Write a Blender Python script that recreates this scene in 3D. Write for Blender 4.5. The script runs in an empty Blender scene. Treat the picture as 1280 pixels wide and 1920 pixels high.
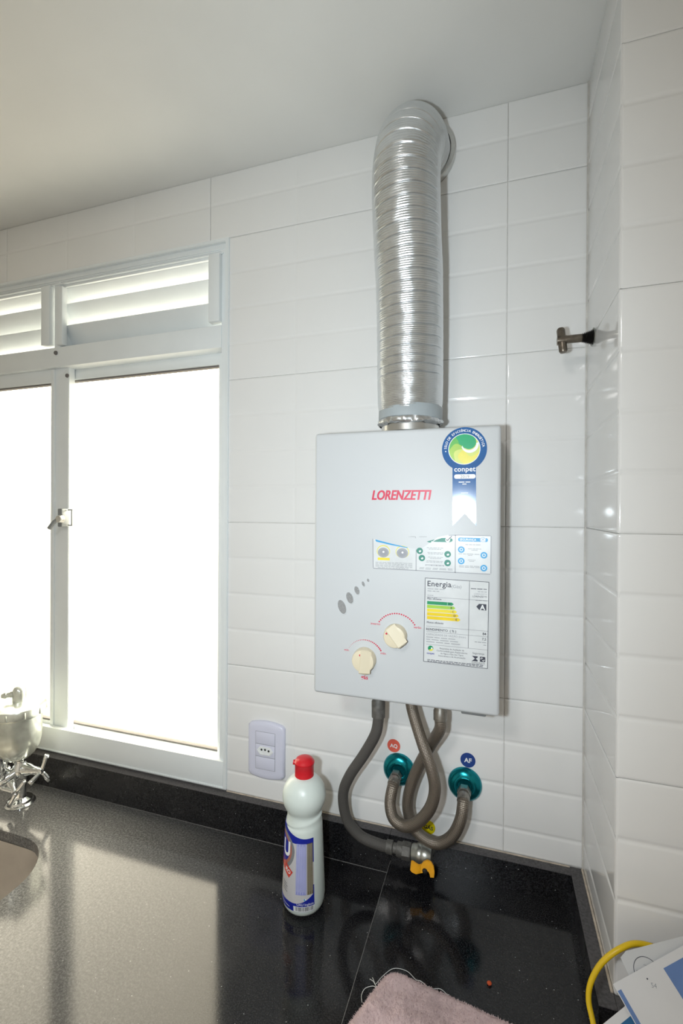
import bpy, bmesh, math, random
from mathutils import Vector, Matrix
random.seed(7)
D2R = math.pi / 180
scene = bpy.context.scene
COL = scene.collection

# ------------------------------------------------------------------ camera
cam_d = bpy.data.cameras.new('camera')
cam = bpy.data.objects.new('camera', cam_d)
COL.objects.link(cam)
scene.camera = cam
cam_d.sensor_fit = 'HORIZONTAL'
cam_d.sensor_width = 36.0
cam_d.lens = 874.02 / 1280 * 36.0
cam_d.clip_start = 0.02
CAM = Vector((-0.0179, -0.8605, 0.6665))
yaw, pitch, roll = 18.197 * D2R, -0.194 * D2R, 0.3295 * D2R
_f = Vector((-math.sin(yaw) * math.cos(pitch), math.cos(yaw) * math.cos(pitch), math.sin(pitch)))
_r = Vector((math.cos(yaw), math.sin(yaw), 0))
_u = _r.cross(_f)
R_ = _r * math.cos(roll) + _u * math.sin(roll)
U_ = -_r * math.sin(roll) + _u * math.cos(roll)
cam.matrix_world = Matrix(((R_.x, U_.x, -_f.x, CAM.x), (R_.y, U_.y, -_f.y, CAM.y), (R_.z, U_.z, -_f.z, CAM.z), (0, 0, 0, 1)))

# ------------------------------------------------------------------ world: bright hazy daylight
world = bpy.data.worlds.new('daylight')
scene.world = world
world.use_nodes = True
bg = world.node_tree.nodes['Background']
bg.inputs['Strength'].default_value = 1.0
_wt = world.node_tree
_tc = _wt.nodes.new('ShaderNodeTexCoord')
_sp = _wt.nodes.new('ShaderNodeSeparateXYZ')
_rp = _wt.nodes.new('ShaderNodeMapRange')          # hazy bright sky above the horizon, dimmer sunlit ground below
_rp.interpolation_type = 'SMOOTHSTEP'
_rp.inputs['From Min'].default_value = -0.15
_rp.inputs['From Max'].default_value = 0.15
_mx = _wt.nodes.new('ShaderNodeMixRGB')
_mx.inputs['Color1'].default_value = (2.6, 2.3, 1.8, 1)
_mx.inputs['Color2'].default_value = (11.2, 10.0, 8.0, 1)
_wt.links.new(_tc.outputs['Generated'], _sp.inputs[0])
_wt.links.new(_sp.outputs['Z'], _rp.inputs['Value'])
_wt.links.new(_rp.outputs['Result'], _mx.inputs['Fac'])
_wt.links.new(_mx.outputs['Color'], bg.inputs['Color'])

# portal that guides daylight sampling through the window
pd = bpy.data.lights.new('window_daylight', 'AREA')
pd.shape = 'RECTANGLE'
pd.size, pd.size_y = 0.96, 1.18
pd.cycles.is_portal = True
po = bpy.data.objects.new('window_daylight', pd)
COL.objects.link(po)
po.location = (-1.03, 0.14, 0.66)
po.rotation_euler = (-math.pi / 2, 0, 0)

# the photographer's flash, beside the lens
fd = bpy.data.lights.new('camera_flash', 'SPOT')
fd.energy = 19.5
fd.color = (0.83, 0.935, 1.0)
fd.shadow_soft_size = 0.017
fd.spot_size = 150 * D2R
fd.spot_blend = 1.0
fl = bpy.data.objects.new('camera_flash', fd)
COL.objects.link(fl)
fl.location = (-0.115, -0.87, 0.662)
fl.rotation_euler = (math.pi / 2 + 2 * D2R, 0, yaw - 5 * D2R)
fl.scale = (0.50, 1.0, 1.0)      # head held upright: the beam is taller than wide

# unseen fill lamp added behind the photographer to lift the ambient light
ld = bpy.data.lights.new('fill_lamp', 'AREA')
ld.shape = 'DISK'
ld.size = 0.30
ld.energy = 9.5
ld.color = (1.0, 0.965, 0.94)
lo = bpy.data.objects.new('fill_lamp', ld)
COL.objects.link(lo)
lo.location = (-0.40, -1.60, 1.36)

scene.view_settings.view_transform = 'Standard'
scene.view_settings.look = 'None'
scene.view_settings.exposure = 0.0
scene.view_settings.gamma = 1.0
scene.view_settings.use_curve_mapping = False

# ------------------------------------------------------------------ materials
MATS = {}
def nt(name):
    m = bpy.data.materials.new(name)
    m.use_nodes = True
    t = m.node_tree
    return m, t, t.nodes['Principled BSDF']

def node(t, typ, **kw):
    n = t.nodes.new(typ)
    for k, v in kw.items():
        if k in n.inputs.keys():
            n.inputs[k].default_value = v
        else:
            setattr(n, k, v)
    return n

def mat(name, col, rough=0.5, metal=0.0, noise=0.06, nscale=40.0, bump=0.0, bscale=200.0, spec=None, coat=0.0, trans=0.0):
    """procedural material: base colour with a slight noise mottling, optional fine bump"""
    m, t, b = nt(name)
    tc = node(t, 'ShaderNodeTexCoord')
    nz = node(t, 'ShaderNodeTexNoise', Scale=nscale, Detail=3.0)
    t.links.new(tc.outputs['Object'], nz.inputs['Vector'])
    rp = node(t, 'ShaderNodeValToRGB')
    rp.color_ramp.elements[0].position = 0.3
    rp.color_ramp.elements[1].position = 0.7
    rp.color_ramp.elements[0].color = (*[c * (1 - noise) for c in col], 1)
    rp.color_ramp.elements[1].color = (*[min(1, c * (1 + noise)) for c in col], 1)
    t.links.new(nz.outputs['Fac'], rp.inputs['Fac'])
    t.links.new(rp.outputs['Color'], b.inputs['Base Color'])
    b.inputs['Roughness'].default_value = rough
    b.inputs['Metallic'].default_value = metal
    if spec is not None:
        b.inputs['Specular IOR Level'].default_value = spec
    if coat:
        b.inputs['Coat Weight'].default_value = coat
        b.inputs['Coat Roughness'].default_value = 0.03
    if trans:
        b.inputs['Transmission Weight'].default_value = trans
    if bump:
        n2 = node(t, 'ShaderNodeTexNoise', Scale=bscale, Detail=4.0)
        t.links.new(tc.outputs['Object'], n2.inputs['Vector'])
        bp = node(t, 'ShaderNodeBump', Strength=bump, Distance=0.002)
        t.links.new(n2.outputs['Fac'], bp.inputs['Height'])
        t.links.new(bp.outputs['Normal'], b.inputs['Normal'])
    MATS[name] = m
    return m

mat('tile', (0.83, 0.83, 0.82), 0.07, noise=0.012, nscale=6, bump=0.03, bscale=9, spec=0.55)
mat('grout', (0.62, 0.60, 0.565), 0.9, noise=0.12, nscale=60)
mat('mortar', (0.55, 0.47, 0.38), 0.9, noise=0.2, nscale=90, bump=0.4)
mat('plaster', (0.80, 0.80, 0.775), 0.85, noise=0.03, nscale=5, bump=0.12, bscale=60)
mat('room_paint', (0.74, 0.72, 0.68), 0.8, noise=0.03, nscale=4)
mat('floor_tile', (0.50, 0.47, 0.43), 0.5, noise=0.1, nscale=8)
mat('white_aluminium', (0.82, 0.86, 0.87), 0.32, noise=0.02, nscale=12)
mat('sealant', (0.16, 0.155, 0.15), 0.8, noise=0.3, nscale=200)
mat('gasket', (0.16, 0.15, 0.145), 0.7)
mat('enamel', (0.585, 0.605, 0.62), 0.45, noise=0.01, nscale=5)
mat('grey_metal', (0.27, 0.29, 0.30), 0.4, metal=0.4)
mat('steel', (0.60, 0.60, 0.58), 0.3, metal=0.9, noise=0.04)
mat('sink_steel', (0.50, 0.47, 0.44), 0.42, metal=0.7, noise=0.05)
mat('raw_granite', (0.085, 0.080, 0.082), 0.85, noise=0.3, nscale=300)
mat('foil', (0.69, 0.715, 0.735), 0.27, metal=0.93, noise=0.04, nscale=60, bump=0.14, bscale=110)
mat('tape', (0.36, 0.40, 0.42), 0.45, noise=0.04)
mat('chrome', (0.86, 0.88, 0.88), 0.12, metal=1.0, noise=0.05, nscale=120)
mat('filter_steel', (0.76, 0.80, 0.74), 0.25, metal=0.75, noise=0.16, nscale=60)
mat('teal_chrome', (0.01, 0.27, 0.32), 0.22, metal=0.85, noise=0.1, nscale=50)
mat('nut', (0.30, 0.285, 0.26), 0.38, metal=0.9, noise=0.15, nscale=200)
mat('dull_brass', (0.18, 0.155, 0.125), 0.32, metal=0.9, noise=0.25, nscale=160)
mat('dark_thread', (0.035, 0.033, 0.03), 0.35, metal=0.6)
mat('dusty_metal', (0.13, 0.125, 0.115), 0.6, metal=0.4, noise=0.25, nscale=150, bump=0.3)
mat('valve_steel', (0.42, 0.43, 0.40), 0.33, metal=0.85, noise=0.15, nscale=120)
mat('yellow_handle', (0.80, 0.36, 0.01), 0.4, noise=0.08, nscale=90)
mat('knob_beige', (0.74, 0.66, 0.49), 0.42, noise=0.02)
mat('outlet_white', (0.70, 0.71, 0.84), 0.3, noise=0.01)
mat('hole_dark', (0.02, 0.02, 0.02), 0.8)
mat('bottle_plastic', (0.68, 0.75, 0.71), 0.33, noise=0.02)
mat('cap_red', (0.62, 0.012, 0.022), 0.35, noise=0.03)
mat('towel_pink', (0.60, 0.46, 0.46), 0.95, noise=0.16, nscale=14, bump=0.5, bscale=900)
mat('thread_white', (0.62, 0.62, 0.60), 0.8)
mat('crumb_orange', (0.55, 0.08, 0.02), 0.8)
mat('paper', (0.66, 0.66, 0.67), 0.8, noise=0.015)
mat('paper_grey', (0.56, 0.57, 0.58), 0.8, noise=0.015)
mat('cable_yellow', (0.74, 0.50, 0.01), 0.4, noise=0.03)
# inks
mat('ink_black', (0.035, 0.038, 0.06), 0.5)
mat('ink_grey', (0.30, 0.31, 0.34), 0.5)
mat('ink_red', (0.62, 0.02, 0.07), 0.4)
mat('ink_white', (0.84, 0.86, 0.87), 0.4)
mat('seal_blue', (0.030, 0.125, 0.34), 0.13, noise=0.05, nscale=80)
mat('seal_green', (0.0, 0.36, 0.14), 0.3)
mat('seal_green_mid', (0.11, 0.46, 0.08), 0.3)
mat('seal_lime', (0.36, 0.58, 0.08), 0.3)
mat('seal_pale_lime', (0.62, 0.70, 0.16), 0.3)
mat('seal_yellow', (0.78, 0.70, 0.09), 0.3)
mat('sticker_white', (0.66, 0.68, 0.69), 0.3)
mat('border_grey', (0.33, 0.34, 0.37), 0.4)
mat('icon_green', (0.0, 0.20, 0.14), 0.4)
mat('icon_blue', (0.02, 0.32, 0.64), 0.4)
mat('bar_green', (0.0, 0.26, 0.10), 0.4)
mat('bar_lime', (0.34, 0.58, 0.05), 0.4)
mat('bar_yellow', (0.82, 0.66, 0.03), 0.4)
mat('bar_amber', (0.80, 0.58, 0.0), 0.4)
mat('disc_red', (0.72, 0.12, 0.08), 0.4)
mat('disc_blue', (0.012, 0.05, 0.24), 0.4)
mat('disc_yellow', (0.70, 0.58, 0.0), 0.4)
mat('label_blue', (0.012, 0.022, 0.30), 0.3)
mat('label_silver', (0.56, 0.55, 0.56), 0.3, noise=0.03)
mat('label_lilac', (0.26, 0.28, 0.62), 0.3)
mat('label_olive', (0.16, 0.13, 0.06), 0.3)
mat('label_orange', (0.42, 0.16, 0.12), 0.3)
mat('label_grey', (0.22, 0.23, 0.24), 0.3)
mat('label_red', (0.62, 0.07, 0.05), 0.3)
mat('paper_blue', (0.12, 0.21, 0.44), 0.7)
mat('paper_deep_blue', (0.01, 0.11, 0.27), 0.7)

def granite(key, rough, dust_haze=1.0):
    m, t, b = nt(key)
    tc = node(t, 'ShaderNodeTexCoord')
    n1 = node(t, 'ShaderNodeTexNoise', Scale=520.0, Detail=3.0)
    t.links.new(tc.outputs['Object'], n1.inputs['Vector'])
    r1 = node(t, 'ShaderNodeValToRGB')
    r1.color_ramp.elements[0].position = 0.42; r1.color_ramp.elements[0].color = (0.003, 0.003, 0.004, 1)
    r1.color_ramp.elements[1].position = 0.80; r1.color_ramp.elements[1].color = (0.032, 0.032, 0.035, 1)
    t.links.new(n1.outputs['Fac'], r1.inputs['Fac'])
    # settled dust: soft blotches
    n2 = node(t, 'ShaderNodeTexNoise', Scale=11.0, Detail=6.0, Roughness=0.65)
    t.links.new(tc.outputs['Object'], n2.inputs['Vector'])
    r2 = node(t, 'ShaderNodeValToRGB')
    r2.color_ramp.elements[0].position = 0.40; r2.color_ramp.elements[0].color = (0, 0, 0, 1)
    r2.color_ramp.elements[1].position = 0.75; r2.color_ramp.elements[1].color = (0.055, 0.055, 0.055, 1)
    t.links.new(n2.outputs['Fac'], r2.inputs['Fac'])
    mx = node(t, 'ShaderNodeMixRGB')
    t.links.new(r2.outputs['Color'], mx.inputs['Fac'])
    t.links.new(r1.outputs['Color'], mx.inputs['Color1'])
    mx.inputs['Color2'].default_value = (0.22, 0.21, 0.20, 1)
    # white grit specks
    v = node(t, 'ShaderNodeTexVoronoi', Scale=210.0)
    t.links.new(tc.outputs['Object'], v.inputs['Vector'])
    lt = node(t, 'ShaderNodeMath', operation='LESS_THAN'); lt.inputs[1].default_value = 0.15
    t.links.new(v.outputs['Distance'], lt.inputs[0])
    sep = node(t, 'ShaderNodeSeparateColor')
    t.links.new(v.outputs['Color'], sep.inputs['Color'])
    gt = node(t, 'ShaderNodeMath', operation='GREATER_THAN'); gt.inputs[1].default_value = 0.955
    t.links.new(sep.outputs['Red'], gt.inputs[0])
    mu = node(t, 'ShaderNodeMath', operation='MULTIPLY')
    t.links.new(lt.outputs[0], mu.inputs[0]); t.links.new(gt.outputs[0], mu.inputs[1])
    mx2 = node(t, 'ShaderNodeMixRGB')
    t.links.new(mu.outputs[0], mx2.inputs['Fac'])
    t.links.new(mx.outputs['Color'], mx2.inputs['Color1'])
    mx2.inputs['Color2'].default_value = (0.30, 0.31, 0.31, 1)
    # grainy dust film, paler towards the sink: scattered window light painted in
    sx = node(t, 'ShaderNodeSeparateXYZ')
    t.links.new(tc.outputs['Object'], sx.inputs[0])
    mk = node(t, 'ShaderNodeMapRange')
    mk.inputs['From Min'].default_value = -0.36; mk.inputs['From Max'].default_value = -0.80
    t.links.new(sx.outputs['X'], mk.inputs['Value'])
    n4 = node(t, 'ShaderNodeTexNoise', Scale=260.0, Detail=6.0, Roughness=0.8)
    t.links.new(tc.outputs['Object'], n4.inputs['Vector'])
    r4 = node(t, 'ShaderNodeValToRGB')
    r4.color_ramp.elements[0].position = 0.44; r4.color_ramp.elements[0].color = (0.20, 0.20, 0.20, 1)
    r4.color_ramp.elements[1].position = 0.72; r4.color_ramp.elements[1].color = (0.75, 0.75, 0.75, 1)
    t.links.new(n4.outputs['Fac'], r4.inputs['Fac'])
    m4 = node(t, 'ShaderNodeMath', operation='MULTIPLY')
    mk.inputs['To Max'].default_value = dust_haze
    t.links.new(mk.outputs['Result'], m4.inputs[0]); t.links.new(r4.outputs['Color'], m4.inputs[1])
    mx3 = node(t, 'ShaderNodeMixRGB')
    t.links.new(m4.outputs[0], mx3.inputs['Fac'])
    t.links.new(mx2.outputs['Color'], mx3.inputs['Color1'])
    mx3.inputs['Color2'].default_value = (0.40, 0.40, 0.395, 1)
    t.links.new(mx3.outputs['Color'], b.inputs['Base Color'])
    rr = node(t, 'ShaderNodeMapRange')
    rr.inputs['To Min'].default_value = rough; rr.inputs['To Max'].default_value = rough + 0.06
    t.links.new(n2.outputs['Fac'], rr.inputs['Value'])
    t.links.new(rr.outputs['Result'], b.inputs['Roughness'])
    b.inputs['Specular IOR Level'].default_value = 0.34
    # orange-peel polish
    n3 = node(t, 'ShaderNodeTexNoise', Scale=330.0, Detail=3.0)
    t.links.new(tc.outputs['Object'], n3.inputs['Vector'])
    bp = node(t, 'ShaderNodeBump', Strength=0.04, Distance=0.0004)
    t.links.new(n3.outputs['Fac'], bp.inputs['Height'])
    t.links.new(bp.outputs['Normal'], b.inputs['Normal'])
    MATS[key] = m
granite('granite', 0.08)
granite('dull_granite', 0.24, 0.12)

def pane_glass():
    m, t, b = nt('window_pane')
    t.nodes.remove(b)
    out = t.nodes['Material Output']
    tr = node(t, 'ShaderNodeBsdfTransparent'); tr.inputs['Color'].default_value = (0.96, 0.97, 0.96, 1)
    gl = node(t, 'ShaderNodeBsdfGlossy'); gl.inputs['Roughness'].default_value = 0.03
    fr = node(t, 'ShaderNodeLayerWeight', Blend=0.12)
    mx = node(t, 'ShaderNodeMixShader')
    t.links.new(fr.outputs['Facing'], mx.inputs[0]); t.links.new(tr.outputs[0], mx.inputs[1]); t.links.new(gl.outputs[0], mx.inputs[2])
    t.links.new(mx.outputs[0], out.inputs['Surface'])
    MATS['pane'] = m
pane_glass()

def braid(name, dark, light, metal, rough):
    m, t, b = nt(name)
    uv = node(t, 'ShaderNodeUVMap')
    sp = node(t, 'ShaderNodeSeparateXYZ')
    t.links.new(uv.outputs['UV'], sp.inputs[0])
    def diag(sign):
        a = node(t, 'ShaderNodeMath', operation='MULTIPLY'); a.inputs[1].default_value = 14 * 2 * math.pi * sign
        c = node(t, 'ShaderNodeMath', operation='MULTIPLY'); c.inputs[1].default_value = 2 * math.pi / 0.0042
        t.links.new(sp.outputs['X'], a.inputs[0]); t.links.new(sp.outputs['Y'], c.inputs[0])
        d = node(t, 'ShaderNodeMath', operation='ADD'); t.links.new(a.outputs[0], d.inputs[0]); t.links.new(c.outputs[0], d.inputs[1])
        s = node(t, 'ShaderNodeMath', operation='SINE'); t.links.new(d.outputs[0], s.inputs[0])
        return s
    s1, s2 = diag(1), diag(-1)
    mul = node(t, 'ShaderNodeMath', operation='MULTIPLY'); t.links.new(s1.outputs[0], mul.inputs[0]); t.links.new(s2.outputs[0], mul.inputs[1])
    ma = node(t, 'ShaderNodeMath', operation='MULTIPLY_ADD'); ma.inputs[1].default_value = 0.5; ma.inputs[2].default_value = 0.5
    t.links.new(mul.outputs[0], ma.inputs[0])
    mx = node(t, 'ShaderNodeMixRGB'); mx.inputs['Color1'].default_value = (*dark, 1); mx.inputs['Color2'].default_value = (*light, 1)
    t.links.new(ma.outputs[0], mx.inputs['Fac'])
    t.links.new(mx.outputs['Color'], b.inputs['Base Color'])
    bp = node(t, 'ShaderNodeBump', Strength=0.7, Distance=0.0006)
    t.links.new(ma.outputs[0], bp.inputs['Height']); t.links.new(bp.outputs['Normal'], b.inputs['Normal'])
    b.inputs['Metallic'].default_value = metal
    b.inputs['Roughness'].default_value = rough
    MATS[name] = m
braid('steel_braid', (0.12, 0.10, 0.08), (0.34, 0.295, 0.245), 0.75, 0.4)
braid('rubber_braid', (0.055, 0.05, 0.046), (0.10, 0.094, 0.086), 0.0, 0.62)

def mesh_grille():
    m, t, b = nt('vent_mesh')
    tc = node(t, 'ShaderNodeTexCoord')
    v = node(t, 'ShaderNodeTexVoronoi', Scale=1100.0)
    t.links.new(tc.outputs['Object'], v.inputs['Vector'])
    r = node(t, 'ShaderNodeValToRGB')
    r.color_ramp.elements[0].color = (0.12, 0.12, 0.12, 1); r.color_ramp.elements[1].color = (0.42, 0.42, 0.42, 1)
    t.links.new(v.outputs['Distance'], r.inputs['Fac']); t.links.new(r.outputs['Color'], b.inputs['Base Color'])
    b.inputs['Roughness'].default_value = 0.5
    MATS['vent_mesh'] = m
mesh_grille()

# ------------------------------------------------------------------ helpers
def link(name, me, m, parent=None, smooth=False):
    if m is not None:
        me.materials.append(MATS[m])
    if smooth:
        for p in me.polygons:
            p.use_smooth = True
    o = bpy.data.objects.new(name, me)
    COL.objects.link(o)
    if parent is not None:
        o.parent = parent
        o.matrix_parent_inverse = parent_inv(parent)
    return o

def parent_inv(p):
    M = Matrix.Translation(p.location)
    q = p
    while q.parent is not None:
        q = q.parent
    if p.parent is not None:
        return Matrix.Identity(4)
    return M.inverted()

def thing(name, label, cat, loc, group=None):
    o = bpy.data.objects.new(name, None)
    COL.objects.link(o)
    o.location = loc
    o.empty_display_size = 0.02
    o['label'] = label
    o['category'] = cat
    if group:
        o['group'] = group
    return o

def tag(o, label, cat, group=None):
    o['label'] = label
    o['category'] = cat
    if group:
        o['group'] = group
    return o

def struct(o):
    o['kind'] = 'structure'
    return o

def from_bm(name, bm, m, parent=None, smooth=False, auto=None):
    bmesh.ops.recalc_face_normals(bm, faces=bm.faces)
    me = bpy.data.meshes.new(name)
    bm.to_mesh(me)
    bm.free()
    o = link(name, me, m, parent, smooth)
    if auto:
        for p in me.polygons:
            p.use_smooth = True
        me.set_sharp_from_angle(angle=auto * D2R)
    return o

def from_py(name, verts, faces, m, parent=None, smooth=False, auto=None):
    me = bpy.data.meshes.new(name)
    me.from_pydata([tuple(v) for v in verts], [], faces)
    me.update()
    o = link(name, me, m, parent, smooth)
    if auto:
        for p in me.polygons:
            p.use_smooth = True
        me.set_sharp_from_angle(angle=auto * D2R)
    return o

def bm_box(bm, a, b):
    (x0, y0, z0), (x1, y1, z1) = a, b
    v = [bm.verts.new(c) for c in ((x0, y0, z0), (x1, y0, z0), (x1, y1, z0), (x0, y1, z0), (x0, y0, z1), (x1, y0, z1), (x1, y1, z1), (x0, y1, z1))]
    for f in ((0, 3, 2, 1), (4, 5, 6, 7), (0, 1, 5, 4), (1, 2, 6, 5), (2, 3, 7, 6), (3, 0, 4, 7)):
        bm.faces.new([v[i] for i in f])

def box(name, a, b, m, parent=None, bevel=0.0, seg=2):
    bm = bmesh.new()
    bm_box(bm, a, b)
    if bevel:
        bmesh.ops.bevel(bm, geom=list(bm.edges), offset=bevel, segments=seg, affect='EDGES', profile=0.5)
    return from_bm(name, bm, m, parent, auto=40 if bevel else None)

def prism(name, pts, axis, lo, hi, m, parent=None, bevel=0.0):
    """extrude a 2D outline; axis 'y': pts are (x,z); axis 'z': pts are (x,y); axis 'x': pts are (y,z)"""
    def P(p, h):
        if axis == 'y': return (p[0], h, p[1])
        if axis == 'z': return (p[0], p[1], h)
        return (h, p[0], p[1])
    bm = bmesh.new()
    a = [bm.verts.new(P(p, lo)) for p in pts]
    b = [bm.verts.new(P(p, hi)) for p in pts]
    bm.faces.new(a)
    bm.faces.new(b[::-1])
    n = len(pts)
    for i in range(n):
        bm.faces.new([a[i], a[(i + 1) % n], b[(i + 1) % n], b[i]])
    if bevel:
        bmesh.ops.bevel(bm, geom=list(bm.edges), offset=bevel, segments=2, affect='EDGES')
    return from_bm(name, bm, m, parent, auto=35)

def lathe(name, prof, origin, axis, m, parent=None, seg=48, auto=40):
    """revolve (r, h) profile round AXIS through ORIGIN"""
    ax = Vector(axis).normalized()
    t = Vector((0, 0, 1)) if abs(ax.z) < 0.9 else Vector((1, 0, 0))
    e1 = ax.cross(t).normalized()
    e2 = ax.cross(e1)
    O = Vector(origin)
    vs, fs, rows = [], [], []
    for r, h in prof:
        if r < 1e-6:
            rows.append([len(vs)])
            vs.append(O + ax * h)
        else:
            rows.append(list(range(len(vs), len(vs) + seg)))
            for k in range(seg):
                a = 2 * math.pi * k / seg
                vs.append(O + ax * h + e1 * (r * math.cos(a)) + e2 * (r * math.sin(a)))
    for A, B in zip(rows, rows[1:]):
        if len(A) == 1 and len(B) == 1:
            continue
        for k in range(seg):
            k2 = (k + 1) % seg
            if len(A) == 1: fs.append((A[0], B[k2], B[k]))
            elif len(B) == 1: fs.append((A[k], A[k2], B[0]))
            else: fs.append((A[k], A[k2], B[k2], B[k]))
    bm = bmesh.new()
    V = [bm.verts.new(v) for v in vs]
    for f in fs:
        bm.faces.new([V[i] for i in f])
    return from_bm(name, bm, m, parent, auto=auto)

def spline(pts, n=12):
    P = [Vector(p) for p in pts]
    P = [P[0] * 2 - P[1]] + P + [P[-1] * 2 - P[-2]]
    out = []
    for i in range(1, len(P) - 2):
        a, b, c, d = P[i - 1:i + 3]
        for k in range(n):
            t = k / n
            out.append(0.5 * ((2 * b) + (c - a) * t + (2 * a - 5 * b + 4 * c - d) * t * t + (-a + 3 * b - 3 * c + d) * t ** 3))
    out.append(P[-2])
    return out

def frames(path):
    T = []
    for i in range(len(path)):
        a, b = path[max(0, i - 1)], path[min(len(path) - 1, i + 1)]
        T.append((b - a).normalized())
    n = T[0].cross(Vector((0.3, 0.2, 0.9))).normalized()
    out = []
    for t in T:
        n = (n - t * n.dot(t)).normalized()
        out.append((n.copy(), t.cross(n)))
    return out

def tube(name, path, r, m, parent=None, seg=14, rad=None, caps=True):
    """round tube along a path; rad: list of radii; gives UV (around 0..1, metres along)"""
    fr = frames(path)
    vs, fs, uvs = [], [], []
    L = [0.0]
    for a, b in zip(path, path[1:]):
        L.append(L[-1] + (b - a).length)
    for i, p in enumerate(path):
        n, bn = fr[i]
        rr = rad[i] if rad else r
        for k in range(seg):
            a = 2 * math.pi * k / seg
            vs.append(p + (n * math.cos(a) + bn * math.sin(a)) * rr)
    for i in range(len(path) - 1):
        for k in range(seg):
            k2 = (k + 1) % seg
            fs.append((i * seg + k, i * seg + k2, (i + 1) * seg + k2, (i + 1) * seg + k))
            uvs.append(((k / seg, L[i]), ((k + 1) / seg, L[i]), ((k + 1) / seg, L[i + 1]), (k / seg, L[i + 1])))
    if caps:
        fs.append(tuple(range(seg))[::-1]); uvs.append(tuple((0, 0) for _ in range(seg)))
        q = (len(path) - 1) * seg
        fs.append(tuple(range(q, q + seg))); uvs.append(tuple((0, L[-1]) for _ in range(seg)))
    me = bpy.data.meshes.new(name)
    me.from_pydata([tuple(v) for v in vs], [], fs)
    ul = me.uv_layers.new(name='UVMap')
    i = 0
    for u in uvs:
        for c in u:
            ul.data[i].uv = c
            i += 1
    me.update()
    return link(name, me, m, parent, smooth=True)

def hexnut(name, origin, axis, r, h, m, parent=None, bore=None):
    prof = [(0, 0), (r * 0.93, 0), (r, h * 0.12), (r, h * 0.88), (r * 0.93, h), (0, h)]
    return lathe(name, prof, origin, axis, m, parent, seg=6, auto=20)

_fonts = {}
def text2d(body, size, align='LEFT', shear=0.0, bold=0.0, sx=1.0, spacing=1.0):
    key = (body, shear, bold, spacing)
    if key not in _fonts:
        cu = bpy.data.curves.new('t', 'FONT')
        cu.body = body
        cu.size = 1.0
        cu.shear = shear
        cu.offset = bold
        cu.resolution_u = 3
        cu.space_character = spacing
        ob = bpy.data.objects.new('t', cu)
        COL.objects.link(ob)
        dg = bpy.context.evaluated_depsgraph_get()
        me = bpy.data.meshes.new_from_object(ob.evaluated_get(dg))
        V = [(v.co.x, v.co.y) for v in me.vertices]
        F = [tuple(p.vertices) for p in me.polygons]
        F = [f if sum(V[f[i]][0] * V[f[(i + 1) % len(f)]][1] - V[f[(i + 1) % len(f)]][0] * V[f[i]][1] for i in range(len(f))) > 0 else f[::-1] for f in F]
        bpy.data.objects.remove(ob); bpy.data.curves.remove(cu); bpy.data.meshes.remove(me)
        _fonts[key] = (V, F)
    V, F = _fonts[key]
    if not V:
        return [], []
    x0, x1 = min(v[0] for v in V), max(v[0] for v in V)
    off = {'LEFT': x0, 'CENTER': (x0 + x1) / 2, 'RIGHT': x1}[align]
    return [((v[0] - off) * size * sx, v[1] * size) for v in V], F

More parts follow.
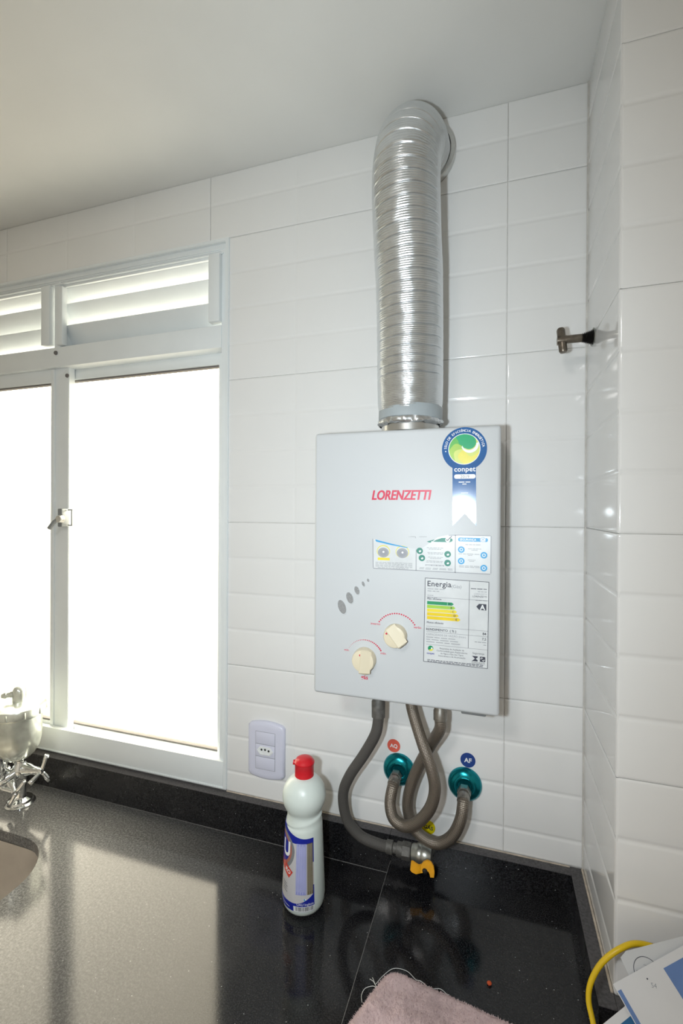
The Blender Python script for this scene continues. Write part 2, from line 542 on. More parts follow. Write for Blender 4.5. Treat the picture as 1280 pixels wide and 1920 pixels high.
class Print:
    """collects flat printed shapes by ink and builds one mesh for each ink over a surface"""
    def __init__(self, surf):
        self.surf = surf      # (u, v, lift) -> xyz
        self.d = {}
    def add(self, ink, V, F, lift, kind='shape'):
        if V:
            self.d.setdefault((ink, lift), {}).setdefault(kind, []).append((V, F))
    def poly(self, ink, pts, lift=1):
        self.add(ink, pts, [tuple(range(len(pts)))], lift)
    def rect(self, ink, u0, v0, u1, v1, lift=1):
        self.poly(ink, [(u0, v0), (u1, v0), (u1, v1), (u0, v1)], lift)
    def grid(self, ink, u0, v0, u1, v1, lift=1, n=12):
        V = []
        for i in range(n + 1):
            u = u0 + (u1 - u0) * i / n
            lo = v0(u) if callable(v0) else v0
            hi = v1(u) if callable(v1) else v1
            V += [(u, lo + (hi - lo) * j / 12) for j in range(13)]
        F = []
        for i in range(n):
            for j in range(12):
                F.append((13 * i + j, 13 * i + 13 + j, 13 * i + 14 + j, 13 * i + 1 + j))
        self.add(ink, V, F, lift)
    def disc(self, ink, u, v, r, lift=1, n=28, ry=None, rot=0.0):
        ry = ry or r
        c, s = math.cos(rot), math.sin(rot)
        self.poly(ink, [(u + r * math.cos(a) * c - ry * math.sin(a) * s, v + r * math.cos(a) * s + ry * math.sin(a) * c) for a in (2 * math.pi * k / n for k in range(n))], lift)
    def ring(self, ink, u, v, r0, r1, lift=1, n=40, a0=0.0, a1=2 * math.pi):
        V, F = [], []
        for k in range(n + 1):
            a = a0 + (a1 - a0) * k / n
            V += [(u + r0 * math.cos(a), v + r0 * math.sin(a)), (u + r1 * math.cos(a), v + r1 * math.sin(a))]
        for k in range(n):
            F.append((2 * k, 2 * k + 1, 2 * k + 3, 2 * k + 2))
        self.add(ink, V, F, lift)
    def line(self, ink, p, q, w, lift=1):
        d = Vector((q[0] - p[0], q[1] - p[1])).normalized()
        nx, ny = -d.y * w / 2, d.x * w / 2
        self.poly(ink, [(p[0] - nx, p[1] - ny), (q[0] - nx, q[1] - ny), (q[0] + nx, q[1] + ny), (p[0] + nx, p[1] + ny)], lift)
    def text(self, ink, s, u, v, size, lift=2, align='LEFT', shear=0.0, bold=0.0, sx=1.0, rot=0.0, spacing=1.0):
        V, F = text2d(s, size, align, shear, bold, sx, spacing)
        c, sn = math.cos(rot), math.sin(rot)
        self.add(ink, [(u + a * c - b * sn, v + a * sn + b * c) for a, b in V], F, lift, 'text')
    def arc_text(self, ink, s, cu, cv, r, a0, a1, size, lift=2, bold=0.0):
        n = len(s)
        for i, ch in enumerate(s):
            if ch == ' ':
                continue
            a = (a0 + (a1 - a0) * i / (n - 1)) * D2R
            self.text(ink, ch, cu + r * math.cos(a), cv + r * math.sin(a), size, lift, 'CENTER', bold=bold, rot=a - math.pi / 2)
    def tiny(self, ink, u0, u1, v, h, lift=2, words=6, align=None):
        """a line of print too small to read: a row of word-long strokes"""
        w = u1 - u0
        x = u0
        ws = [random.uniform(0.6, 1.5) for _ in range(words)]
        tot = sum(ws) + 0.22 * (words - 1)
        for k in ws:
            L = w * k / tot
            self.add(ink, [(x, v), (x + L, v), (x + L, v + h * 0.7), (x, v + h * 0.7)], [(0, 1, 2, 3)], lift, 'text')
            x += L + w * 0.22 / tot
    def build(self, parent, names=None):
        names = names or {}
        for (ink, lift), parts in self.d.items():
            nm = names.get(ink, 'lettering')
            for kind, chunk in parts.items():
                if kind == 'shape' and nm != 'lettering' and nm not in JOINED:
                    for V, F in chunk:
                        from_py(nm, [self.surf(u, v, lift) for u, v in V], F, ink, parent)
                    continue
                vs, fs = [], []
                for V, F in chunk:
                    n = len(vs)
                    vs += [self.surf(u, v, lift) for u, v in V]
                    fs += [tuple(i + n for i in f) for f in F]
                o = from_py(nm if kind == 'shape' else 'lettering', vs, fs, ink, parent)
                if len(chunk) > 1 or kind != 'shape':
                    o['kind'] = 'stuff'
JOINED = {'dial_marks', 'barcode', 'text_rows'}

def plane_y(y0, step=0.00012):
    return lambda u, v, l: (u, y0 - l * step, v)

# ------------------------------------------------------------------ room shell
CEIL = 1.378
XW0, XW1 = -1.9, 0.125           # back wall extent
WX0, WX1, WZ0, WZ1 = -1.50, -0.555, 0.0725, 1.24   # window opening
YB = 0.0028                      # masonry face behind the tiles
PIL = -0.211                     # pillar front

def wall_with_hole(name, m):
    xs = [XW0, WX0, WX1, XW1 + 0.01]
    zs = [-0.9, WZ0, WZ1, CEIL]
    bm = bmesh.new()
    V = {}
    for yi, y in enumerate((YB, 0.135)):
        for i, x in enumerate(xs):
            for j, z in enumerate(zs):
                V[yi, i, j] = bm.verts.new((x, y, z))
    for yi in (0, 1):
        for i in range(3):
            for j in range(3):
                if (i, j) == (1, 1):
                    continue
                f = [V[yi, i, j], V[yi, i + 1, j], V[yi, i + 1, j + 1], V[yi, i, j + 1]]
                bm.faces.new(f if yi == 0 else f[::-1])
    for a, b in (((1, 1), (2, 1)), ((2, 1), (2, 2)), ((2, 2), (1, 2)), ((1, 2), (1, 1))):
        bm.faces.new([V[0, a[0], a[1]], V[0, b[0], b[1]], V[1, b[0], b[1]], V[1, a[0], a[1]]])
    for a, b in (((0, 0), (3, 0)), ((3, 0), (3, 3)), ((3, 3), (0, 3)), ((0, 3), (0, 0))):
        pass
    return struct(from_bm(name, bm, m))

wall_back = wall_with_hole('wall_back', 'grout')
wall_pillar = struct(box('wall_pillar', (XW1 + 0.0028, PIL + 0.0028, -0.9), (0.95, 0.135, CEIL), 'grout'))
struct(box('ceiling', (-1.95, -2.5, CEIL), (1.0, 0.135, CEIL + 0.08), 'plaster'))
struct(box('floor', (-1.95, -2.5, -0.98), (1.0, 0.135, -0.9), 'floor_tile'))
struct(box('wall_left', (-1.98, -2.5, -0.9), (-1.9, 0.135, CEIL), 'room_paint'))
struct(box('wall_right', (0.95, -2.5, -0.9), (1.03, 0.135, CEIL), 'room_paint'))
struct(box('wall_rear', (-1.9, -2.5, -0.9), (0.95, -2.42, CEIL), 'room_paint'))

# relief tiles 30 x 60 cm, each pressed with three by four soft-edged bricks
GR, EW = 0.0055, 0.0035
def breaks(a, b, lat, cell, off):
    """sample positions with heights along one direction; grooves at the inner lattice lines, rounding at the cut ends"""
    pts = {}
    for f in (0, .2, .4, .7, 1.0):
        d = EW * f
        h = -0.0010 * (1 - f) ** 2
        pts[round(a + d, 6)] = h
        pts[round(b - d, 6)] = h
    k0 = math.floor((a - off) / lat)
    for k in range(k0, k0 + 40):
        g = off + k * lat
        if g <= a + 0.012 or g >= b - 0.012:
            continue
        for f in (-1, -.75, -.5, -.25, 0, .25, .5, .75, 1):
            pts[round(g + GR * f, 6)] = -cell * 0.5 * (1 + math.cos(math.pi * f))
    return sorted(pts.items())

def tile(u0, u1, v0, v1, uoff, surf, parent):
    J = 0.00045
    A = breaks(u0 + J, u1 - J, 0.2, 0.00055, uoff)
    B = breaks(v0 + J, v1 - J, 0.075, 0.0012, 0.04)
    jit = random.uniform(-0.0003, 0.0003)
    vs, fs = [], []
    for u, hu in A:
        for v, hv in B:
            vs.append(surf(u, v, min(hu, hv) + jit))
    n = len(B)
    for i in range(len(A) - 1):
        for j in range(n - 1):
            fs.append((i * n + j, (i + 1) * n + j, (i + 1) * n + j + 1, i * n + j + 1))
    m = len(vs)
    ring = [i * n for i in range(len(A))] + [(len(A) - 1) * n + j for j in range(1, n)] + [i * n + n - 1 for i in range(len(A) - 2, -1, -1)] + [j for j in range(n - 2, 0, -1)]
    fl = [(u, v) for u, _ in A for v, _ in B]
    for k in ring:
        vs.append(surf(fl[k][0], fl[k][1], -0.0034))
    for k in range(len(ring)):
        k2 = (k + 1) % len(ring)
        fs.append((ring[k], m + k, m + k2, ring[k2]))
    return from_py('tile', vs, fs, 'tile', parent, auto=50)

ZL = [0.0725, 0.34, 0.64, 0.94, 1.24, CEIL]
for z0, z1 in zip(ZL, ZL[1:]):
    for x0, x1 in ((-1.9, -1.8), (-1.8, -1.2), (-1.2, -0.6), (-0.6, 0.0), (0.0, XW1)):
        a, b = x0, x1
        if z1 <= WZ1 + 1e-6:
            if x0 >= WX0 and x1 <= WX1:
                continue
            if x0 < WX0 < x1: b = WX0 - 0.001
            elif x0 < WX1 < x1: a = WX1 + 0.001
        tile(a, b, z0, z1, 0.0, lambda u, v, h: (u, -h, v), wall_back)
    # return face and front face of the pillar
    tile(PIL, -0.0005, z0, z1, PIL + 0.6, lambda u, v, h: (XW1 - h, -(u - PIL), v) if False else (XW1 - h, u, v), wall_pillar)
    tile(XW1 + 0.0008, 0.725, z0, z1, XW1, lambda u, v, h: (u, PIL - h, v), wall_pillar)
    tile(0.725, 0.95, z0, z1, XW1, lambda u, v, h: (u, PIL - h, v), wall_pillar)

box('grout_bead', (XW1 - 0.0016, -0.0016, 0.0735), (XW1 + 0.001, 0.004, CEIL), 'grout', wall_back)

# ------------------------------------------------------------------ window
win = thing('window_1', 'white aluminium sliding window with louvred vents above', 'window', (-1.03, 0.0, WZ0))
win['kind'] = 'structure'
WA = 'white_aluminium'
def ring_frame(name, x0, x1, z0, z1, w, ya, yb, parent, wb=None, wt=None, bevel=0.0012, wl=None, wr=None):
    """rectangular frame profile as one welded mesh"""
    wb = w if wb is None else wb
    wt = w if wt is None else wt
    wl = w if wl is None else wl
    wr = w if wr is None else wr
    bm = bmesh.new()
    O = [(x0, z0), (x1, z0), (x1, z1), (x0, z1)]
    I = [(x0 + wl, z0 + wb), (x1 - wr, z0 + wb), (x1 - wr, z1 - wt), (x0 + wl, z1 - wt)]
    def L(pts, y): return [bm.verts.new((p[0], y, p[1])) for p in pts]
    of, inf, ob, ib = L(O, ya), L(I, ya), L(O, yb), L(I, yb)
    for k in range(4):
        j = (k + 1) % 4
        bm.faces.new([of[k], of[j], inf[j], inf[k]])
        bm.faces.new([ob[k], ib[k], ib[j], ob[j]])
        bm.faces.new([of[k], ob[k], ob[j], of[j]])
        bm.faces.new([inf[k], inf[j], ib[j], ib[k]])
    if bevel:
        bmesh.ops.bevel(bm, geom=list(bm.edges), offset=bevel, segments=2, affect='EDGES')
    return from_bm(name, bm, WA, parent, auto=40)

ring_frame('flange', WX0 - 0.004, WX1 + 0.003, WZ0 + 0.003, WZ1, 0.008, -0.004, 0.006, win, wb=0.004)
fr = ring_frame('outer_frame', WX0 + 0.003, WX1 - 0.003, WZ0 + 0.003, WZ1 - 0.004, 0.016, 0.004, 0.10, win, wb=0.022, wt=0.020)
for k, (dz, y) in enumerate(((0.0265, 0.0005), (0.0165, 0.0018))):
    box('track', (WX0 + 0.02, y, WZ1 - dz - 0.003), (WX1 - 0.014, 0.02, WZ1 - dz), WA, win, 0.0005, 1)
box('transom', (WX0 + 0.018, 0.002, 1.012), (WX1 - 0.018, 0.095, 1.060), WA, win, 0.0012)
box('vent_post', (-1.042, 0.003, 1.058), (-1.024, 0.09, WZ1 - 0.022), WA, win, 0.001)
# bolt heads
for (x, z, y) in ((-1.035, 1.046, 0.0015), (-1.012, 0.992, 0.0135)):
    lathe('screw', [(0, 0.003), (0.0045, 0.0028), (0.005, 0.0015), (0.005, 0)], (x, y, z), (0, -1, 0), 'gasket', win, seg=16)

box('sill_lip', (WX0 + 0.005, -0.002, 0.0790), (WX1 - 0.006, 0.010, 0.1325), WA, win, 0.001)
def sash(x0, x1, ya, z0, wb, wt, wl, wr, label):
    s = ring_frame('sash', x0, x1, z0, 1.014, 0.030, ya, ya + 0.018, win, wb=wb, wt=wt, wl=wl, wr=wr)
    s['label'] = label
    px0, px1, pz0, pz1 = x0 + wl, x1 - wr, z0 + wb, 1.014 - wt
    box('pane', (px0 - 0.003, ya + 0.008, pz0 - 0.003), (px1 + 0.003, ya + 0.012, pz1 + 0.003), 'pane', s)
    box('gasket', (px0, ya + 0.004, pz1 - 0.0035), (px1, ya + 0.016, pz1 + 0.0005), 'gasket', s)
    box('gasket', (px0, ya + 0.004, pz0 - 0.0005), (px1, ya + 0.016, pz0 + 0.0035), 'gasket', s)
    return s
sashL = sash(-1.482, -1.008, 0.014, 0.104, 0.034, 0.035, 0.050, 0.052, 'front sliding sash')
sashR = sash(-1.040, -0.572, 0.034, 0.104, 0.0245, 0.0265, 0.016, 0.027, 'rear sliding sash')
box('interlock', (-1.060, 0.009, 0.118), (-1.050, 0.015, 1.010), WA, sashL, 0.001)
# latch on the meeting stile
latch = box('latch', (-1.020, -0.006, 0.623), (-1.006, 0.0138, 0.667), 'grey_metal', win, 0.002)
tube('lever', spline([(-1.009, -0.008, 0.645), (-1.020, -0.014, 0.636), (-1.033, -0.018, 0.619)], 6), 0.0045, 'grey_metal', latch, 10)
lathe('pivot', [(0, 0.012), (0.008, 0.011), (0.010, 0.006), (0.010, 0)], (-1.008, -0.004, 0.642), (0, -1, 0), 'steel', latch, seg=20)
tube('keeper', spline([(-1.004, 0.010, 0.664), (-0.986, 0.004, 0.664), (-0.984, 0.002, 0.661), (-0.984, 0.002, 0.630), (-0.987, 0.004, 0.627), (-1.004, 0.010, 0.627)], 5), 0.0016, 'grey_metal', latch, 8)

def louvre(x0, x1, tilts, label):
    rail = box('louvre_rail', (x1 - 0.027, -0.006, 1.066), (x1, 0.010, 1.209), WA, win, 0.0008)
    rail['label'] = label
    box('side_rail', (x0, -0.004, 1.063), (x0 + 0.018, 0.010, 1.203), WA, rail, 0.0008)
    box('head_rail', (x0 + 0.002, 0.006, 1.205), (x1 - 0.002, 0.05, 1.219), WA, rail, 0.0008)
    for z, (dy, dz) in tilts:
        bm = bmesh.new()
        # thin curved blade, high edge indoors, low edge outdoors
        n = 6
        rows = []
        for i in range(n + 1):
            t = i / n
            y = 0.012 + dy * t
            zz = z - dz * t - 0.004 * math.sin(math.pi * t)
            rows.append((y, zz))
        th = 0.0022
        va, vb = [], []
        for (y, zz) in rows:
            va.append([bm.verts.new((x, y, zz)) for x in (x0 + 0.003, x1 - 0.020)])
            vb.append([bm.verts.new((x, y + th, zz + th)) for x in (x0 + 0.003, x1 - 0.020)])
        for i in range(n):
            bm.faces.new([va[i][0], va[i][1], va[i + 1][1], va[i + 1][0]])
            bm.faces.new([vb[i][0], vb[i + 1][0], vb[i + 1][1], vb[i][1]])
            for s in (0, 1):
                f = [va[i][s], va[i + 1][s], vb[i + 1][s], vb[i][s]]
                bm.faces.new(f)
        for i in (0, n):
            bm.faces.new([va[i][0], vb[i][0], vb[i][1], va[i][1]])
        from_bm('slat', bm, WA, rail, auto=40)
louvre(-1.028, -0.573, [(1.2045, (0.056, 0.042)), (1.166, (0.054, 0.060)), (1.1135, (0.050, 0.060))], 'right louvre vent')
louvre(-1.495, -1.048, [(1.2045, (0.056, 0.042)), (1.166, (0.054, 0.058)), (1.1135, (0.058, 0.034))], 'left louvre vent')

# ------------------------------------------------------------------ granite worktop
top = thing('sink_worktop', 'speckled black granite worktop around the sink, below the window', 'worktop', (-1.0, -0.3, -0.02))
top2 = thing('raised_worktop', 'raised black granite worktop under the heater and gas valve', 'worktop', (0.1, -0.3, -0.02))
def rounded_rect(x0, x1, y0, y1, r, n=10):
    out = []
    for cx, cy, a0 in ((x1 - r, y1 - r, 0), (x0 + r, y1 - r, 90), (x0 + r, y0 + r, 180), (x1 - r, y0 + r, 270)):
        for k in range(n + 1):
            a = (a0 + 90 * k / n) * D2R
            out.append((cx + r * math.cos(a), cy + r * math.sin(a)))
    return out
HOLE = rounded_rect(-1.42, -0.812, -0.50, -0.164, 0.105)
def slab_hole(name, outer, hole, z0, z1, m, parent):
    bm = bmesh.new()
    def loop(pts, z):
        v = [bm.verts.new((p[0], p[1], z)) for p in pts]
        e = [bm.edges.new((v[i], v[(i + 1) % len(v)])) for i in range(len(v))]
        return v, e
    for z in (z0, z1):
        a, ea = loop(outer, z)
        b, eb = loop(hole, z)
        bmesh.ops.triangle_fill(bm, use_beauty=True, edges=ea + eb)
        if z == z0: A0, B0 = a, b
        else: A1, B1 = a, b
    for p, q in ((A0, A1), (B0, B1)):
        for i in range(len(p)):
            j = (i + 1) % len(p)
            bm.faces.new([p[i], p[j], q[j], q[i]])
    return from_bm(name, bm, m, parent)
slab_hole('slab', [(-1.9, -0.56), (-0.1962, -0.56), (-0.1962, 0.0), (-1.9, 0.0)], HOLE, -0.02, 0.0, 'granite', top)
prism('slab', [(-0.1957, -0.56), (0.95, -0.56), (0.95, PIL), (XW1, PIL), (XW1, 0.0), (-0.1957, 0.0)], 'z', -0.02, 0.025, 'granite', top2, 0.0008)
ST = 0.0712
for a, b, lab in (((-1.9, -0.02, 0.0), (-0.197, 0.0, ST), 'long low black granite upstand under the window and outlet'), ((-0.1963, -0.02, 0.025), (XW1 - 0.0202, 0.0, ST), 'black granite upstand behind the gas valve, right of the seam'),
                  ((XW1 - 0.02, -0.231, 0.025), (XW1, 0.0, ST), 'short black granite upstand along the side of the pillar'), ((XW1 + 0.0005, -0.231, 0.025), (0.95, PIL, ST), 'black granite upstand on the pillar front, mostly behind papers')):
    u = box('granite_upstand', a, b, 'dull_granite')
    tag(u, lab, 'upstand', 'granite upstands')
    box('raw_edge', (a[0], a[1], ST), (b[0], b[1], ST + 0.0011), 'raw_granite', u)
    if a[1] == -0.02:
        box('mortar_bead', (max(a[0], -0.552), -0.003, ST + 0.0011), (b[0], -0.0005, ST + 0.0022), 'mortar', u)
    elif b[0] == XW1:
        box('mortar_bead', (XW1 - 0.003, PIL + 0.001, ST + 0.0011), (XW1, -0.001, ST + 0.0022), 'mortar', u)
box('sealant', (-1.9, -0.0207, 0.0), (-0.1965, -0.0200, 0.0010), 'sealant', top)
box('joint_filler', (-0.1957, -0.56, 0.0246), (-0.1950, -0.021, 0.0252), 'sealant', top2)

# sink bowl under the cut-out
def sink():
    rings = [(0.012, -0.0205), (0.012, -0.024), (0.004, -0.026), (-0.002, -0.05), (-0.010, -0.13), (-0.03, -0.155), (-0.07, -0.162)]
    vs, fs = [], []
    N = None
    for g, z in rings:
        pts = rounded_rect(-1.42 - g, -0.812 + g, -0.50 - g, -0.164 + g, max(0.03, 0.105 + g))
        N = len(pts)
        vs += [(p[0], p[1], z) for p in pts]
    for i in range(len(rings) - 1):
        for k in range(N):
            fs.append((i * N + k, (i + 1) * N + k, (i + 1) * N + (k + 1) % N, i * N + (k + 1) % N))
    fs.append(tuple(range((len(rings) - 1) * N, len(rings) * N)))
    s = thing('sink_basin', 'brushed steel sink bowl under the rounded worktop cut-out', 'sink', (-1.1, -0.33, -0.16))
    from_py('bowl', vs, fs, 'sink_steel', s, auto=50)
    lathe('drain', [(0.045, 0.001), (0.040, 0.004), (0.03, 0.002), (0, 0.0015)], (-1.12, -0.33, -0.162), (0, 0, 1), 'chrome', s)
sink()

# ------------------------------------------------------------------ gas water heater
HX0, HX1, HZ0, HZ1, HY = -0.3065, -0.0095, 0.3595, 0.7955, -0.13
heater = thing('gas_water_heater', 'white wall-mounted gas water heater with beige knobs and stickers', 'water heater', ((HX0 + HX1) / 2, -0.07, HZ0))
bm = bmesh.new()
bm_box(bm, (HX0, HY, HZ0), (HX1, -0.012, HZ1))
front = [e for e in bm.edges if all(abs(v.co.y - HY) < 1e-6 for v in e.verts)]
side = [e for e in bm.edges if abs(e.verts[0].co.y - e.verts[1].co.y) > 0.01]
bmesh.ops.bevel(bm, geom=front + side, offset=0.006, segments=5, affect='EDGES', profile=0.5)
cover = from_bm('cover', bm, 'enamel', heater, auto=30)
box('back_plate', (HX0 + 0.006, -0.012, HZ0 + 0.012), (HX1 - 0.004, -0.0005, HZ1 - 0.01), 'grey_metal', heater)
box('drip_tray', (-0.0660, -0.112, 0.3500), (-0.0285, -0.070, 0.3594), 'grey_metal', heater, 0.002)

# brand name
P = Print(plane_y(HY))
for k_ in range(3):
    P.text('ink_red', 'LORENZETTI', -0.2068 + 0.0004 * k_, 0.6842, 0.0212, 1 + k_, shear=0.22, bold=0.02, sx=0.765)
P.build(heater, {'ink_red': 'brand_lettering'})

# speaker-like vent holes
for x, z, a, b in ((-0.2562, 0.5073, 0.0068, 0.0125), (-0.2429, 0.5231, 0.0058, 0.0100), (-0.2307, 0.5361, 0.0042, 0.0073), (-0.2199, 0.5472, 0.0024, 0.0045), (-0.2119, 0.5537, 0.0020, 0.0028)):
    rot = 20 * D2R
    c, s = math.cos(rot), math.sin(rot)
    def el(ka, y, n=28):
        return [(x + ka * a * math.cos(t) * c - ka * b * math.sin(t) * s, y, z + ka * a * math.cos(t) * s + ka * b * math.sin(t) * c) for t in (2 * math.pi * k / n for k in range(n))]
    v = from_py('vent_hole', el(0.94, HY - 0.0003), [tuple(range(28))], 'vent_mesh', heater)
    A, B_ = el(1.10, HY - 0.0001), el(1.02, HY - 0.0012)
    C_ = el(0.93, HY - 0.0002)
    fs = []
    for k in range(28):
        j = (k + 1) % 28
        fs += [(k, j, 28 + j, 28 + k), (28 + k, 28 + j, 56 + j, 56 + k)]
    from_py('rim', A + B_ + C_, fs, 'enamel', v, smooth=True)

# dial prints and knobs
P = Print(plane_y(HY))
for k in range(19):
    a = (146 - 113 * k / 18) * D2R
    P.disc('ink_red', -0.1648 + 0.0340 * math.cos(a), 0.4692 + 0.0340 * math.sin(a), 0.00125, 1, 12)
for k in range(22):
    a = (149 - 117 * k / 21) * D2R
    P.disc('ink_red', -0.2168 + 0.0312 * math.cos(a), 0.4250 + 0.0316 * math.sin(a), 0.0004 + 0.00095 * k / 21, 1, 12)
P.text('ink_red', 'inverno', -0.1915, 0.4826, 0.0052, 1, 'RIGHT', bold=0.01)
P.text('ink_red', 'verão', -0.1377, 0.4822, 0.0052, 1, 'LEFT', bold=0.01)
P.text('ink_red', 'min.', -0.2432, 0.4358, 0.0052, 1, 'RIGHT', bold=0.01)
P.text('ink_red', 'máx.', -0.1905, 0.4362, 0.0052, 1, 'LEFT', bold=0.01)
P.text('ink_red', 'gás', -0.2172, 0.3928, 0.0095, 1, 'CENTER', bold=0.02)
P.build(heater, {'ink_red': 'dial_marks'})

def knob(x, z, r, ang, tail):
    k = lathe('knob', [(r * 1.02, 0.0), (r * 1.02, 0.002), (r, 0.004), (r * 0.98, 0.0125), (r * 0.93, 0.0145), (r * 0.85, 0.015), (0, 0.0152)], (x, HY - 0.0002, z), (0, -1, 0), 'knob_beige', heater, seg=48, auto=35)
    # grip ridge: steep on one side, sloping away on the other
    c, s = math.cos(ang), math.sin(ang)
    L = r * 1.02
    sec = [(-0.0135, 0.0146), (0.0020, 0.0205), (0.0036, 0.0198), (0.0042, 0.0144)]
    vs, fs = [], []
    for t in (-L - tail, -L * 0.9, L * 0.9, L):
        for w, h in sec:
            if abs(t) > L * 0.95:
                w *= 0.55 if w < 0 else 1.0
                h = min(h, 0.0165)
            vs.append((x + t * c - w * s, HY - h, z + t * s + w * c))
    for i in range(3):
        for j in range(3):
            fs.append((i * 4 + j, (i + 1) * 4 + j, (i + 1) * 4 + j + 1, i * 4 + j + 1))
    fs += [(0, 1, 2, 3), (12, 15, 14, 13)]
    bm = bmesh.new()
    V = [bm.verts.new(v) for v in vs]
    for f in fs: bm.faces.new([V[i] for i in f])
    from_bm('grip', bm, 'knob_beige', k, auto=25)
    return k, c, s
# first knob points to the upper left, second nearly upright
k1, c, s = knob(-0.1658, 0.4690, 0.0178, 128 * D2R, 0.0)
lathe('pointer_dot', [(0.0015, 0), (0.0014, 0.0006), (0, 0.0007)], (-0.1775, HY - 0.0172, 0.4745), (0, -1, 0), 'ink_red', k1, seg=14)
k2, c, s = knob(-0.2165, 0.4258, 0.0188, 85 * D2R, 0.0008)
lathe('pointer_dot', [(0.0017, 0), (0.0016, 0.0006), (0, 0.0007)], (-0.2195, HY - 0.0188, 0.4365), (0, -1, 0), 'ink_red', k2, seg=14)

# round blue efficiency seal with a forked ribbon
seal = thing_part = None
def child_empty(name, parent, label=None):
    o = bpy.data.objects.new(name, None)
    COL.objects.link(o)
    o.parent = parent
    o.matrix_parent_inverse = Matrix.Translation(parent.location).inverted()
    if label: o['label'] = label
    return o
def flat(name, pts, y, m, parent, label=None):
    o = from_py(name, [(p[0], y, p[1]) for p in pts], [tuple(range(len(pts)))], m, parent)
    if label: o['label'] = label
    return o
SC, SR = (-0.0626, 0.7607), 0.0332
a0 = math.asin(0.0172 / SR)
pts = []
for k in range(49):
    a = -math.pi / 2 + a0 + (2 * math.pi - 2 * a0) * k / 48
    pts.append((SC[0] + SR * math.cos(a), SC[1] + SR * math.sin(a)))
pts += [(-0.0792, 0.6437), (-0.0613, 0.6638), (-0.0440, 0.6437)]
# triangulated by concave fill
def fill(name, pts, y, m, parent, label=None):
    bm = bmesh.new()
    v = [bm.verts.new((p[0], y, p[1])) for p in pts]
    e = [bm.edges.new((v[i], v[(i + 1) % len(v)])) for i in range(len(v))]
    bmesh.ops.triangle_fill(bm, use_beauty=True, edges=e)
    for f in bm.faces:
        f.normal_update()
        if f.normal.y > 0: f.normal_flip()
    me = bpy.data.meshes.new(name)
    bm.to_mesh(me); bm.free()
    o = link(name, me, m, parent)
    if label: o['label'] = label
    return o
seal = fill('efficiency_seal', pts, HY - 0.00012, 'seal_blue', heater, 'blue round energy efficiency seal with a forked ribbon')
P = Print(plane_y(HY - 0.00012))
P.disc('ink_white', *SC, 0.0236, 1, 48)
ri = 0.0226
P.disc('seal_pale_lime', *SC, ri, 2, 48)
def swirl(ink, a_start, a_end, lift, r=ri):
    """pinwheel petal: outer arc joined to the centre by a curved edge"""
    out = []
    for k in range(15):
        a = (a_start + (a_end - a_start) * k / 14) * D2R
        out.append((SC[0] + r * math.cos(a), SC[1] + r * math.sin(a)))
    ea, sa = a_end * D2R, a_start * D2R
    e = Vector((math.cos(ea), math.sin(ea))) * r
    for k in range(1, 10):
        t = 1 - k / 10
        p = e * t + Vector((-math.sin(ea), math.cos(ea))) * (-0.42 * r * math.sin(math.pi * t))
        out.append((SC[0] + p.x, SC[1] + p.y))
    out.append(SC)
    s_ = Vector((math.cos(sa), math.sin(sa))) * r
    for k in range(1, 10):
        t = k / 10
        p = s_ * t + Vector((-math.sin(sa), math.cos(sa))) * (-0.42 * r * math.sin(math.pi * t))
        out.append((SC[0] + p.x, SC[1] + p.y))
    V = [(SC[0] + p, SC[1] + q) for p, q in ((0, 0),)]
    bmf = bmesh.new()
    v = [bmf.verts.new((p[0], 0, p[1])) for p in out]
    ed = [bmf.edges.new((v[i], v[(i + 1) % len(v)])) for i in range(len(v))]
    bmesh.ops.triangle_fill(bmf, use_beauty=True, edges=ed)
    bmf.verts.index_update()
    VV = [(q.co.x, q.co.z) for q in bmf.verts]
    FF = []
    for f in bmf.faces:
        ix = [q.index for q in f.verts]
        ar = sum(VV[ix[i]][0] * VV[ix[(i + 1) % 3]][1] - VV[ix[(i + 1) % 3]][0] * VV[ix[i]][1] for i in range(3))
        FF.append(tuple(ix) if ar > 0 else tuple(ix[::-1]))
    bmf.free()
    P.add(ink, VV, FF, lift)
swirl('seal_lime', 165, 235, 3)
swirl('seal_green_mid', 115, 185, 4)
swirl('seal_pale_lime', 235, 285, 3)
swirl('seal_yellow', 270, 350, 4)
P.disc('seal_green', SC[0] + 0.0070, SC[1] + 0.0100, 0.0104, 7, 32)
P.ring('seal_green', SC[0], SC[1], 0.010, ri, 5, 24, 55 * D2R, 125 * D2R)
P.disc('seal_green', SC[0] - 0.001, SC[1] + 0.0128, 0.0078, 6, 28)
# white tail of the wave
tail = []
for k in range(17):
    a = (200 + 160 * k / 16) * D2R
    tail.append((SC[0] + 0.0072 + 0.0106 * math.cos(a), SC[1] + 0.0088 + 0.0108 * math.sin(a)))
inner = tail[:]
outer = []
for k in range(17):
    a = (196 + 176 * k / 16) * D2R
    outer.append((SC[0] + 0.0084 + 0.0128 * math.cos(a), SC[1] + 0.0066 + 0.0128 * math.sin(a)))
V = inner + outer
P.add('ink_white', V, [(k, 17 + k, 18 + k, k + 1) for k in range(16)], 9)
for k_ in range(3):
    P.arc_text('ink_white', 'SELO DE EFICIÊNCIA ENERGÉTICA', SC[0] + 0.00013 * k_, SC[1], 0.0264, 176, 8, 0.0051, 2 + k_)
P.disc('ink_white', SC[0] - 0.0275, SC[1] - 0.0028, 0.0010, 2, 12)
P.text('ink_white', 'conpet', -0.0616, 0.7268, 0.0108, 2, 'CENTER', bold=0.015, spacing=1.04)
rr = rounded_rect(-0.0772, -0.0458, 0.7158, 0.7224, 0.003, 5)
P.poly('ink_white', rr, 1)
P.text('ink_grey', '2019', -0.0615, 0.7166, 0.0068, 2, 'CENTER', bold=0.01)
